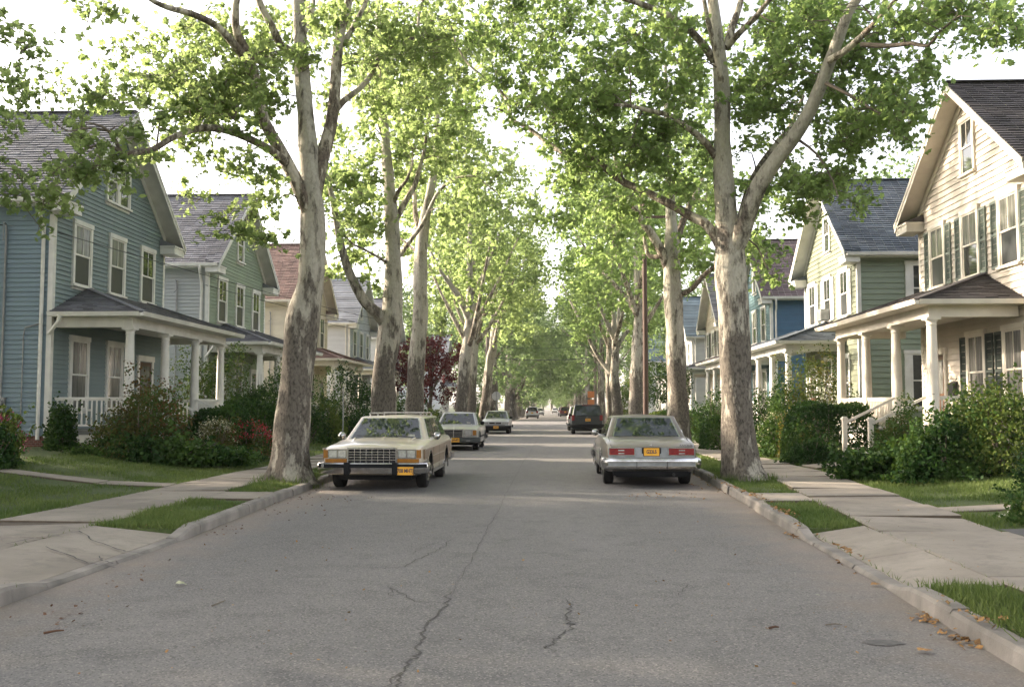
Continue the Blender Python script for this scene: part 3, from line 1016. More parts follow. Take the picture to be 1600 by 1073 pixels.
        self.part(sh, 'porch_shingles', self.mats['roof'], pc, kind='stuff', fix=False)
        gt = MB(F)
        def gprof(o): return [(o + .0, EZ - .09), (o + .085, EZ - .08), (o + .12, EZ + .03), (o + .105, EZ + .03), (o + .07, EZ - .0), (o, EZ - .0)]
        y0 = PD + E + .002
        gt.prism([(P0 - E - .13, b_, z) for b_, z in gprof(y0)], (P1 - P0 + 2 * E + .26, 0, 0))
        gt.prism([(P0 - E - .022 - (b_ - y0), .07, z) for b_, z in gprof(y0)], (0, PD + E - .09, 0))
        self.part(gt, 'porch_gutter', tr, pc)
        if s > 0 and near:
            ds = MB(F)
            ds.tube([(P0 - E - .08, .4, EZ - .05), (P0 - E - .08, .38, EZ - .2), (-.16, .12, EZ - .42), (-.1, .0, EZ - .52)], .05, 8)
            self.part(ds, 'porch_downspout', tr, pc, sm=40)
        # columns
        n = k.get('ncol', 4)
        bp = PD - .17
        cols = [P0 + .16 + i * (P1 - P0 - .32) / (n - 1) for i in range(n)]
        hc = BZ - FZ - .03

        def colmesh():
            m = MB()
            m.lathe([(.150, 0), (.165, .0), (.165, .06), (.150, .08), (.155, .11), (.130, .15), (.130, .16), (.133, hc * .35), (.126, hc * .6), (.108, hc - .22), (.108, hc - .20), (.125, hc - .17), (.108, hc - .14), (.11, hc - .12), (.15, hc - .07), (.15, hc - .065)], 20)
            m.box((-.165, -.165, hc - .065), (.165, .165, hc - .001)); m.box((-.175, -.175, -.0), (.175, .175, .05))
            return m
        for a_ in cols:
            self.shared('col', colmesh, 'column', tr, pc, F(a_, bp, FZ + .03), 45)
        # railings with balusters, leaving the stair bay open
        st = k.get('stair', 1)
        RZ0, RZ1 = FZ + .14, FZ + .86

        def bal():
            m = MB(); m.box((-.018, -.018, 0), (.018, .018, RZ1 - RZ0 - .05)); return m

        def rail(p, q):
            m = MB(F)
            p, q = Vector(p), Vector(q)
            up = Vector((0, 0, 1))
            m.bar(p + up * RZ1, q + up * RZ1, .09, .05); m.bar(p + up * (RZ1 - .045), q + up * (RZ1 - .045), .05, .04); m.bar(p + up * RZ0, q + up * RZ0, .06, .05)
            self.part(m, 'rail', tr, pc)
            L = (q - p).length; nb = max(2, int(L / .125))
            if near:
                for i in range(nb):
                    x = p.lerp(q, (i + .5) / nb)
                    self.shared('bal', bal, 'baluster', tr, pc, F(x.x, x.y, RZ0 + .025))
            else:
                mm = MB(F)
                for i in range(nb):
                    x = p.lerp(q, (i + .5) / nb); mm.box((x.x - .018, x.y - .018, RZ0 + .02), (x.x + .018, x.y + .018, RZ1 - .06))
                self.part(mm, 'balusters', tr, pc, kind='stuff')
        for i in range(n - 1):
            if i != st: rail((cols[i] + .12, bp, 0), (cols[i + 1] - .12, bp, 0))
        rail((cols[0], .05, 0), (cols[0], bp - .12, 0)); rail((cols[-1], .05, 0), (cols[-1], bp - .12, 0))
        # stairs, newel posts and sloping handrails
        sa, sb = cols[st] + .22, cols[st + 1] - .22
        for i in range(4):
            m = MB(F); z = FZ - .02 - .16 * (i + 1)
            m.box((sa, PD + .02 + .29 * i, z - .12), (sb, PD + .02 + .29 * (i + 1) + .03, z))
            m.box((sa + .03, PD + .02 + .29 * i, .25), (sb - .03, PD + .03 + .29 * i, z - .121))
            self.part(m, 'step', M['deck'], pc)
        for a_ in (sa - .05, sb + .05):
            m = MB(F); y1 = PD + 1.25
            m.box((a_ - .055, y1 - .055, .22), (a_ + .055, y1 + .055, 1.28)); m.box((a_ - .075, y1 - .075, 1.28), (a_ + .075, y1 + .075, 1.33)); m.box((a_ - .05, y1 - .05, 1.33), (a_ + .05, y1 + .05, 1.36))
            self.part(m, 'newel_post', tr, pc)
            m = MB(F); m.bar((a_, bp + .12, RZ1 + .0), (a_, y1 - .05, 1.22), .055, .06)
            self.part(m, 'handrail', tr, pc)


HOUSES = {}
HOUSES['L1'] = House(1, -13.25, 25.0, label='blue-grey clapboard house with twin attic window, nearest on the left', front=(.18, .235, .24), side=(.165, .23, .27), roof=(.15, .155, .17), near=2, sp=.127, attic=2, munt=1, stair=1, p0=.1, p1=7.5)  # one paint all round; bluish sky light is put into the side colour
HOUSES['L2'] = House(1, -13.25, 36.6, label='sage green clapboard house with pale grey side, behind the dark clipped bushes', front=(.235, .29, .205), side=(.36, .38, .375), roof=(.14, .145, .16), near=1, sp=.14, stair=2)
HOUSES['L3'] = House(1, -13.25, 49.1, label='cream clapboard house with brown shingle roof, partly behind the leaning front trunk', front=(.55, .49, .36), side=(.58, .53, .42), roof=(.20, .13, .105), trim='cream_trim', near=1, sp=.16, stair=0)
HOUSES['L4'] = House(1, -13.25, 62.8, label='pale grey clapboard house with grey roof just left of the maroon tree', front=(.40, .43, .46), side=(.50, .52, .55), roof=(.22, .235, .25), near=0, sp=.18, stair=1)
HOUSES['L5'] = House(1, -13.25, 76.2, label='small white house nearly hidden behind the maroon tree', front=(.60, .60, .58), roof=(.16, .16, .17), near=0, sp=.2, stair=1)
HOUSES['R1'] = House(-1, 11.0, 22.0, W=7.1, label='cream clapboard house with grey-green shutters, nearest on the right', front=(.50, .45, .375), side=(.50, .45, .375), roof=(.065, .058, .058), trim='cream_trim', near=2, sp=.17, munt=1, shutter='shutter_green', lshutter='shutter_dark', p0=1.0, p1=8.5, stair=0, win=(1.4, 3.55, 5.7), low=(1.35, 3.4), door=5.9, spout=False, rz=10.15)
HOUSES['R2'] = House(-1, 11.0, 35.0, W=7.2, label='sage clapboard house with white shutters and slate blue roof', front=(.155, .17, .11), side=(.215, .26, .19), roof=(.085, .105, .125), near=1, sp=.19, ssp=.2, shutter='white', sw=.3, p0=1.9, p1=10.1, stair=1, sidewin=((-3.3, -1.9, 5.0, 6.7), (-3.2, -1.8, 1.6, 3.5)), spout=False)
HOUSES['R3'] = House(-1, 11.0, 48.8, W=7.2, label='deep blue clapboard house with teal front and mauve-brown roof', front=(.075, .15, .17), side=(.05, .125, .215), roof=(.15, .115, .115), near=1, sp=.16, stair=1)
HOUSES['R4'] = House(-1, 11.0, 62.3, W=7.2, label='ivory clapboard house with grey roof between the two front trunks on the right', front=(.50, .44, .34), side=(.50, .48, .43), roof=(.19, .19, .19), near=0, sp=.18, stair=1, shutter='shutter_dark')
HOUSES['R5'] = House(-1, 11.0, 76.0, W=7.2, label='light grey clapboard house with slate roof, fifth along the right side', front=(.50, .48, .44), side=(.50, .50, .49), roof=(.10, .14, .165), near=0, sp=.2, stair=1)
for src, y, lab in (('L4', 117, 'white-grey house past the crossing on the left, glimpsed behind trunks'), ('R5', 117, 'grey house past the crossing on the right, glimpsed behind trunks'),
                    ('L4', 12.4, 'grey clapboard house before the blue-grey house, beside its driveway')):
    c = copy_tree(HOUSES[src].root); c.location.y = y; c['label'] = lab
    if y < 20:                                              # this one has no porch
        for ch in list(c.children):
            if ch.name.startswith('porch'):
                for g_ in ch.children: bpy.data.objects.remove(g_)
                bpy.data.objects.remove(ch)

# fixtures on the houses
r = HOUSES['L1'].root
m = MB(); m.lathe([(.04, 0), (.1, .03), (.1, .09), (.085, .12), (.03, .13)], 14, (0, -.12, 1.15), 'y')
m = MB(); m.box((-1.38, -.13, 1.02), (-1.12, -.035, 1.36)); m.lathe([(.10, 0), (.10, .05), (.085, .08), (.0, .085)], 14, (-1.25, -.214, 1.22), 'y')
for v in range(0): pass
mt = m.build('electric_meter', M['metal'], r)
m = MB(); m.tube([(-1.25, -.075, 1.36), (-1.25, -.075, 5.75), (-1.25, -.1, 5.95), (-1.25, -.2, 5.98)], .028, 7); m.tube([(-1.25, -.07, 1.02), (-1.25, -.07, .1)], .02, 6); m.tube([(-.7, -.06, .3), (-.7, -.06, 3.0), (-.66, -.06, 3.2), (-.3, -.06, 3.3)], .016, 6)
m.tube([(-1.25, -.2, 5.95), (-1.2, -.3, 5.7), (-1.22, -.25, 5.5), (-1.28, -.15, 5.6)], .012, 5)
m.build('meter_conduit', M['metal'], r, smooth_angle=40)
m = MB(); m.lathe([(.03, 0), (.06, .03), (.07, .16), (.05, .2), (.0, .21)], 10, (.14, 5.05, 1.75)); m.bar((.05, 5.05, 1.9), (.14, 5.05, 1.95), .03)
m.build('porch_light', M['blackmetal'], r)
r = HOUSES['R1'].root
m = MB(); m.box((-.16, 4.62, 1.32), (-.05, 5.0, 1.72)); m.prism([(-.17, 4.6, 1.72), (-.05, 4.6, 1.72), (-.05, 4.6, 1.8)], (0, .42, 0))
m.build('mailbox', M['blackmetal'], r)
r = HOUSES['R2'].root
m = MB(); m.box((-.42, 3.3, 4.52), (-.09, 3.98, 4.95))
for i in range(8): m.box((-.435, 3.34, 4.56 + i * .045), (-.42, 3.94, 4.585 + i * .045))
m.build('window_air_conditioner', M['metal'], r)
for hk in ('L2', 'L3'):
    m = MB(); m.tube([(-1.2, -.075, .9), (-1.2, -.075, 5.75), (-1.2, -.1, 5.95), (-1.2, -.2, 5.98)], .028, 6); m.tube([(-1.2, -.2, 5.95), (-1.1, -.3, 5.6), (-1.25, -.2, 5.5)], .014, 5)
    m.build('service_mast', M['metal'], HOUSES[hk].root)

# house walks from pavement to steps
for s, X0, X1, y, w, nm in ((-1, -7.17, -9.6, 28.0, .9, 1), (-1, -7.17, -12.5, 18.1, .55, 1), (1, 6.35, 7.9, 24.4, 1.5, 1), (1, 5.5, 9.5, 14.4, .5, 1)):
    root = tag(bpy.data.objects.new('garden_path', None), kind='structure'); COL.objects.link(root)
    n = max(1, round(abs(X1 - X0) / 1.2)); rg = random.Random(int(y))
    for i in range(n):
        a, b = X0 + (X1 - X0) * i / n, X0 + (X1 - X0) * (i + 1) / n
        e = .012 if X1 > X0 else -.012
        slab(root, [(a + e, y - w / 2), (b - e, y - w / 2), (b - e, y + w / 2), (a + e, y + w / 2)], lambda x, y_: H(x, y_) + .035, rg, th=.12)
# ------------------------------------------------------------------ trees
def leaf_tmpl(kind):
    if kind == 'lobed':   # five-pointed plane leaf, a fan round its centre
        o = [(0, 0), (.10, .34), (.16, .52), (.40, .27), (.62, .44), (1.0, 0), (.62, -.44), (.40, -.27), (.16, -.52), (.10, -.34)]
        v = [(.38, 0, .03)] + [(x, y, -.22 * abs(y) - .06 * x) for x, y in o]
        t = [(0, 1 + i, 1 + (i + 1) % len(o)) for i in range(len(o))]
    elif kind == 'star':
        o = [(0, 0), (.12, .48), (.42, .24), (.62, .42), (1.0, 0), (.62, -.42), (.42, -.24), (.12, -.48)]
        v = [(.4, 0, .03)] + [(x, y, -.22 * abs(y) - .06 * x) for x, y in o]
        t = [(0, 1 + i, 1 + (i + 1) % len(o)) for i in range(len(o))]
    elif kind == 'blade':
        v = [(0, .08, 0), (0, -.08, 0), (1, 0, 0)]; t = [(0, 1, 2)]
    else:
        v = [(0, 0, 0), (.42, .36, -.06), (1, 0, -.06), (.42, -.36, -.06)]; t = [(0, 2, 1), (0, 3, 2)]
    v = np.array(v, dtype=np.float32); v[:, 0] -= .4
    return v, np.array(t, dtype=np.int32)


def leaves(cent, size, kind, rs, up=0.55, axis=None):
    n = len(cent)
    nr = rs.normal(size=(n, 3)); nr[:, 2] = nr[:, 2] * .7 + up * 1.6
    nr /= np.linalg.norm(nr, axis=1, keepdims=True)
    ax = rs.normal(size=(n, 3)) if axis is None else axis + rs.normal(size=(n, 3)) * .7
    ax -= nr * np.sum(ax * nr, axis=1, keepdims=True)
    ax /= np.linalg.norm(ax, axis=1, keepdims=True) + 1e-9
    bt = np.cross(nr, ax)
    sz = size * rs.uniform(.45, 1.35, size=(n, 1))
    tv, tt = leaf_tmpl(kind)
    k = len(tv)
    v = cent[:, None, :] + sz[:, None, :] * (tv[None, :, 0:1] * ax[:, None, :] + tv[None, :, 1:2] * bt[:, None, :] + tv[None, :, 2:3] * nr[:, None, :])
    f = (np.arange(n, dtype=np.int32)[:, None, None] * k + tt[None]).reshape(-1, 3)
    return v.reshape(-1, 3), f


def spline(pts, step):
    """Catmull-Rom through pts = [(Vector, radius)]"""
    out = []
    n = len(pts)
    for i in range(n - 1):
        p0, p1, p2, p3 = (pts[max(0, min(n - 1, i + d))][0] for d in (-1, 0, 1, 2))
        r1, r2 = pts[i][1], pts[i + 1][1]
        k = max(1, int((p2 - p1).length / step))
        for j in range(k):
            t = j / k
            q = 0.5 * ((2 * p1) + (p2 - p0) * t + (2 * p0 - 5 * p1 + 4 * p2 - p3) * t * t + (3 * p1 - p0 - 3 * p2 + p3) * t ** 3)
            out.append((q, r1 + (r2 - r1) * t))
    out.append(pts[-1])
    return out


class TubeMesh:
    def __init__(self): self.v, self.f, self.m, self.n = [], [], [], 0

    def tube(self, path, seg, mi=0, amp=0.0, ph=0.0, base=None):
        P = np.array([tuple(p) for p, r in path]); Rr = np.array([r for p, r in path])
        n = len(P)
        T = np.gradient(P, axis=0); T /= np.linalg.norm(T, axis=1, keepdims=True) + 1e-9
        ref = Vector(T[0]).orthogonal().normalized() if abs(T[0][2]) < .9 else Vector((1, 0, 0))
        th = np.arange(seg) * 2 * np.pi / seg
        rings = []
        for i in range(n):
            d = Vector(T[i]); ref = (ref - d * ref.dot(d)).normalized(); b = d.cross(ref)
            r = np.full(seg, Rr[i])
            if amp:
                s = i * .35
                r = r * (1 + amp * (np.sin(3 * th + ph + s * .6) * .5 + np.sin(5 * th - ph * 2 + s * .9) * .35 + np.sin(2 * th + s * 1.7 + ph) * .5 + np.sin(8 * th + s * 2.3) * .2))
            if base is not None:
                z = P[i][2] - base
                r = r * (1 + .42 * math.exp(-max(z, 0) / .30) * (1 + .45 * np.sin(5 * th + ph) + .25 * np.sin(3 * th + 1 + ph)))
            rings.append(P[i] + np.outer(np.cos(th) * r, np.array(ref)) + np.outer(np.sin(th) * r, np.array(b)))
        k = np.arange(seg); k2 = (k + 1) % seg
        for i in range(n - 1):
            a, c = self.n + i * seg, self.n + (i + 1) * seg
            self.f.append(np.stack([a + k, a + k2, c + k2, c + k], 1)); self.m.append(np.full(seg, mi))
        self.v.append(np.concatenate(rings)); self.n += n * seg

    def spikes(self, A, B, r0, mi):
        """Many thin three-sided twigs at once."""
        n = len(A)
        if not n: return
        d = B - A; d /= np.linalg.norm(d, axis=1, keepdims=True) + 1e-9
        s = np.cross(d, np.array([.31, .52, .79])); s /= np.linalg.norm(s, axis=1, keepdims=True) + 1e-9
        t = np.cross(d, s)
        V = np.empty((n, 6, 3))
        for k in range(3):
            a = 2 * np.pi * k / 3
            o = s * math.cos(a) + t * math.sin(a)
            V[:, k] = A + o * r0; V[:, 3 + k] = B + o * r0 * .35
        base = self.n + np.arange(n)[:, None] * 6
        for k in range(3):
            k2 = (k + 1) % 3
            self.f.append(np.concatenate([base + k, base + k2, base + 3 + k2, base + 3 + k], 1)); self.m.append(np.full(n, mi))
        self.v.append(V.reshape(-1, 3)); self.n += n * 6

    def mesh(self, name, mats, origin):
        return np_mesh(name, np.concatenate(self.v) - np.array(origin), np.concatenate(self.f), mats, np.concatenate(self.m), True)


def make_tree(base, limbs, clumps, seed, leaf=('star', .16), per=(5, 12), mats=('bark', 'bark_limb', 'twig'), lmat='leaf', rc=.55, twigs=True, spray_twigs=True, flat=.6, up=.55):
    """limbs: lists of (Vector, radius); the first is the trunk. clumps: N x 3 array of leaf spray centres.
    Returns the meshes (trunk with limbs and twigs; crown of single leaves) about base."""
    rs = np.random.RandomState(seed)
    tm = TubeMesh()
    sample, srad = [], []
    for i, L in enumerate(limbs):
        big = max(r for _, r in L)
        path = spline(L, .16 if i == 0 else max(.14, big * 1.2))
        seg = 22 if big > .3 else (14 if big > .14 else (9 if big > .06 else 6))
        tm.tube(path, seg, 0 if big > .17 else (1 if big > .05 else 2), .085 if i == 0 else .05, seed + i * 1.7, base[2] if i == 0 else None)
        for p, r in path[(len(path) // 3 if i == 0 else 2):]:
            if r < .24: sample.append(tuple(p)); srad.append(r)
    S = np.array(sample); SR = np.array(srad)
    C = np.asarray(clumps, dtype=float)
    n = len(C)
    # a bough from the nearest limb to every clump
    dirs = np.zeros((n, 3))
    order = np.argsort([np.min(np.linalg.norm(S - c, axis=1)) for c in C])
    for i in order:
        c = C[i]
        dv = S - c
        dist = np.linalg.norm(dv, axis=1) + np.maximum(0, dv[:, 2]) * .35
        j = int(np.argmin(dist)); p = S[j]
        d = c - p; L = np.linalg.norm(d); dirs[i] = d / (L + 1e-6)
        if twigs and L > .25:
            r0 = min(SR[j] * .55, .012 + .011 * L)
            m = p + d * .5 + np.array([0, 0, .10 * L]) + rs.normal(size=3) * .07 * L
            q = c + rs.normal(size=3) * .05
            path = spline([(Vector(p), r0), (Vector(m), r0 * .7), (Vector(q), r0 * .35)], max(.2, L / 7))
            tm.tube(path, 6 if r0 > .03 else 5, 1 if r0 > .045 else 2)
            k = len(path)
            for t in range(k // 2, k, max(1, k // 6)):
                S = np.vstack([S, [tuple(path[t][0])]]); SR = np.append(SR, path[t][1])
    # sprays
    ns, nl = per
    D = rs.normal(size=(n, ns, 3)) + dirs[:, None, :] * .9
    D[:, :, 2] = D[:, :, 2] * flat - .05
    D /= np.linalg.norm(D, axis=2, keepdims=True)
    Ls = rc * rs.uniform(.45, 1.25, size=(n, ns, 1))
    A = np.repeat(C[:, None, :], ns, 1) + rs.normal(size=(n, ns, 3)) * rc * .18
    B = A + D * Ls
    if spray_twigs: tm.spikes(A.reshape(-1, 3), B.reshape(-1, 3), .009, 2)
    t = rs.uniform(.15, 1.12, size=(n, ns, nl, 1))
    pos = A[:, :, None, :] + (B - A)[:, :, None, :] * t + rs.normal(size=(n, ns, nl, 3)) * leaf[1] * .55
    ax = np.repeat(D[:, :, None, :], nl, 2).reshape(-1, 3)
    lv, lf = leaves(pos.reshape(-1, 3), leaf[1], leaf[0], rs, up, ax)
    return tm.mesh('trunk', [M[k] for k in mats], base), np_mesh('crown', lv - np.array(base), lf, M[lmat])


def place_tree(name, label, base, meshes, group=None, cat='tree'):
    t = thing(name, label, cat, base, 0, group)
    link('trunk', meshes[0], t)
    c = link('crown', meshes[1], t); c['kind'] = 'stuff'
    return t


def px_clumps(spec, rs):
    """Survey of the crown in the photograph: (px, py, rx, ry, n, depth, spread)."""
    out = []
    for px, py, rx, ry, n, Y, dy in spec:
        for _ in range(n):
            a = rs.uniform(0, 2 * math.pi); r = math.sqrt(rs.uniform())
            out.append(tuple(at(px + rx * r * math.cos(a), py + ry * r * math.sin(a), Y + rs.uniform(-dy, dy))))
    return np.array(out)


def clear_of(cl, limbs, Y, keep, rs, frac=1.0, margin=.42):
    """Thin out the sprays that would stand right in front of the trunk and its main limbs."""
    pts = [(p, r) for L in limbs for p, r in spline(L, .5) if r > .06]
    out = []
    for c in cl:
        if rs.uniform() > frac * (.38 if c[1] < Y - 2.2 and c[0] < -4 else 1): continue
        hit = any((c[1] < p.y + .3) and abs(c[0] / c[1] - p.x / p.y) * p.y < r + margin and abs((c[2] - CAM_H) / c[1] - (p.z - CAM_H) / p.y) * p.y < .5 for p, r in pts if r > .1)
        if hit and rs.uniform() > keep: continue
        out.append(c)
    return np.array(out)


def px_limb(pts, r0, r1, Y0, Y1):
    n = len(pts)
    return [(at(x, y, Y0 + (Y1 - Y0) * i / (n - 1)), r0 + (r1 - r0) * i / (n - 1)) for i, (x, y) in enumerate(pts)]


def top_clumps(cx, cy, z0, z1, rx, ry, n, rs):
    out = []
    while len(out) < n:
        p = rs.uniform(-1, 1, 3)
        if 0.25 < (p ** 2).sum() < 1: out.append((cx + p[0] * rx, cy + p[1] * ry, z0 + (z1 - z0) * (p[2] * .5 + .5)))
    return np.array(out)


GROUP_T = 'plane trees along the street'

# --- first tree on the left
YL = 19.4
b = (-5.25, YL, H(-5.25, YL) - .03)
tr = [(Vector(b), .40), (at(456, 700, YL), .355), (at(463, 600, YL), .325), (at(468, 540, YL), .325), (at(473, 490, YL), .335), (at(484, 445, YL), .27), (at(489, 385, YL), .25), (at(489, 330, YL), .24), (at(484, 270, YL), .21), (at(479, 200, YL + .1), .18), (at(473, 130, YL + .2), .16), (at(469, 60, YL + .3), .14), (at(466, -20, YL + .4), .12), (at(460, -160, YL + .8), .08), (at(455, -300, YL + 1), .04)]
limbs = [tr,
         px_limb([(487, 345), (470, 300), (452, 262), (432, 225), (413, 190), (403, 150), (396, 110), (385, 80), (371, 55), (368, 20), (372, -30), (368, -120)], .15, .05, YL, YL - 2.2),
         px_limb([(447, 255), (425, 236), (385, 215), (345, 202), (310, 201), (272, 214), (235, 235), (190, 241)], .085, .045, YL - .6, YL - 3.6),
         px_limb([(190, 241), (178, 215), (160, 198), (135, 192)], .04, .012, YL - 3.6, YL - 4.4), px_limb([(192, 241), (172, 228), (140, 230), (105, 250), (80, 275)], .035, .01, YL - 3.6, YL - 4.6),
         px_limb([(170, 205), (140, 200), (105, 205), (85, 190)], .022, .008, YL - 3.9, YL - 5),
         px_limb([(393, 105), (370, 75), (340, 42), (300, 22), (262, 12), (230, -4), (190, -40)], .085, .03, YL - 1.4, YL - 3.6),
         px_limb([(477, 110), (462, 85), (440, 72), (424, 40), (408, 10), (395, -30), (370, -120)], .105, .05, YL + .1, YL - 1),
         px_limb([(493, 300), (504, 245), (517, 195), (523, 145), (526, 95), (532, 50), (545, 0), (550, -60), (570, -200)], .15, .07, YL, YL + 1.4),
         px_limb([(525, 85), (545, 55), (560, 28), (573, 0), (590, -50)], .07, .04, YL + .8, YL + 1.6),
         px_limb([(520, 178), (537, 158), (560, 140), (578, 120), (592, 92), (620, 70), (650, 55), (655, 20), (665, -10)], .075, .025, YL + .5, YL + 2.6),
         px_limb([(371, 165), (365, 185), (352, 178), (330, 186)], .03, .012, YL - 1.2, YL - 2), px_limb([(469, 75), (480, 40), (490, 10), (488, -40)], .06, .03, YL + .2, YL + .6)]
rs = np.random.RandomState(11)
cl = px_clumps([(70, 190, 60, 22, 11, 15.2, 1), (120, 180, 60, 28, 14, 15.5, 1), (170, 215, 45, 38, 16, 15.6, 1), (110, 262, 55, 34, 14, 15.4, 1), (45, 265, 35, 12, 4, 15, .8), (165, 265, 40, 24, 8, 15.6, .8), (62, 308, 32, 12, 4, 15.2, .6), (20, 268, 18, 10, 2, 15, .6),
                (70, 50, 60, 30, 7, 16, 1.5), (50, 75, 40, 16, 3, 16, 1), (140, 20, 40, 18, 3, 16, 1), (95, 140, 95, 22, 11, 16.5, 1.5), (160, 130, 60, 26, 9, 17, 1.5), (230, 115, 45, 40, 9, 17.5, 1.5), (215, 165, 45, 22, 8, 17, 1.5),
                (290, 140, 55, 45, 20, 18, 1.5), (320, 80, 65, 50, 20, 18.5, 1.5), (350, 140, 60, 40, 22, 18.5, 1.5), (415, 120, 55, 50, 30, 18.8, 1.5), (400, 60, 50, 45, 16, 19, 1.5), (360, 180, 60, 24, 14, 18, 1.5), (295, 185, 45, 20, 8, 17.5, 1), (440, 165, 40, 30, 14, 18.6, 1.2),
                (345, 320, 45, 26, 6, 17.5, 1), (385, 345, 30, 22, 5, 18, 1), (380, 255, 60, 22, 6, 17.6, 1), (275, 245, 22, 12, 2, 16.5, .6), (430, 300, 30, 40, 8, 19.5, 1), (300, 232, 60, 16, 5, 17, .8),
                (470, 110, 45, 40, 20, 18.6, 1), (490, 60, 45, 50, 12, 19.5, 1.5), (560, 60, 50, 50, 16, 20.5, 1.5), (545, 150, 30, 40, 9, 20, 1.2), (600, 130, 45, 50, 12, 21, 1.5), (640, 60, 50, 50, 18, 21.5, 1.5), (250, 40, 60, 40, 6, 17.5, 1.5), (690, 90, 40, 60, 12, 22, 1.5), (520, 20, 40, 20, 6, 20, 1), (640, 150, 40, 40, 8, 22, 1)], rs)
cl = clear_of(cl, limbs, YL, .15, rs, .6)
tops = top_clumps(-5, YL, 9.6, 16.5, 5.5, 5.5, 80, rs)
tops = np.vstack([tops, [(x, y, z) for x, y, z in zip(rs.uniform(-6.5, -.8, 80), rs.uniform(17.5, 26, 80), rs.uniform(11.4, 15.5, 80))]])
place_tree('plane_tree', 'mottled plane tree with a bulging trunk, in front of the green house beside the wagon', b, make_tree(b, limbs, np.vstack([cl, tops]), 3, ('lobed', .112), (7, 12), rc=.52), GROUP_T)

# --- first tree on the right
YR = 20.2
b = (3.98, YR, H(4.0, YR) - .03)
tr = [(Vector(b), .38), (at(1155, 690, YR), .335), (at(1150, 600, YR), .31), (at(1146, 520, YR), .315), (at(1143, 450, YR), .33), (at(1141, 395, YR), .29), (at(1136, 340, YR), .24), (at(1131, 280, YR), .2), (at(1128, 220, YR), .175), (at(1128, 150, YR), .165), (at(1124, 90, YR), .15), (at(1119, 40, YR), .12), (at(1112, -20, YR), .1), (at(1105, -150, YR), .07), (at(1100, -300, YR), .03)]
limbs = [tr,
         px_limb([(1142, 400), (1158, 368), (1168, 335), (1186, 290), (1213, 250), (1240, 215), (1262, 180), (1280, 140), (1297, 95), (1312, 55), (1325, 20), (1345, -10), (1380, -80), (1410, -180)], .2, .06, YR, YR - 2.8),
         px_limb([(1295, 95), (1320, 80), (1345, 58), (1368, 35), (1400, 0), (1440, -40)], .075, .03, YR - 1.9, YR - 3.5),
         px_limb([(1160, 340), (1172, 295), (1190, 258), (1214, 225), (1236, 195), (1255, 150)], .12, .04, YR + .3, YR + 2.2),
         px_limb([(1125, 385), (1105, 352), (1080, 338), (1045, 318), (1005, 298), (975, 285), (948, 265), (925, 250), (890, 241), (868, 232), (846, 216), (822, 198), (800, 187), (794, 160), (775, 135), (755, 120), (730, 98), (712, 67), (705, 40)], .105, .018, YR, YR + 3.2),
         px_limb([(1118, 245), (1098, 218), (1068, 195), (1050, 182), (1015, 173), (985, 166), (960, 164)], .075, .03, YR, YR - 1.2),
         px_limb([(1116, 95), (1100, 72), (1075, 45), (1045, 25), (1005, 8), (965, -6), (930, -30)], .095, .04, YR - .1, YR - 1.5),
         px_limb([(1128, 130), (1118, 80), (1108, 40), (1100, 0), (1090, -60)], .07, .03, YR - .4, YR - 1),
         px_limb([(1135, 75), (1143, 45), (1152, 20), (1160, -10), (1172, -80)], .09, .05, YR, YR + .6),
         px_limb([(1138, 72), (1155, 52), (1178, 30), (1200, 3), (1230, -30)], .075, .04, YR, YR - 1),
         px_limb([(1345, 70), (1390, 72), (1425, 68), (1450, 72), (1470, 48), (1500, 25)], .05, .015, YR - 2.6, YR - 4.2),
         px_limb([(1242, 215), (1275, 240), (1300, 280), (1310, 310)], .03, .01, YR - 1, YR - 1.6), px_limb([(1290, 130), (1330, 150), (1370, 175), (1410, 190)], .04, .012, YR - 1.8, YR - 2.4)]
rs = np.random.RandomState(12)
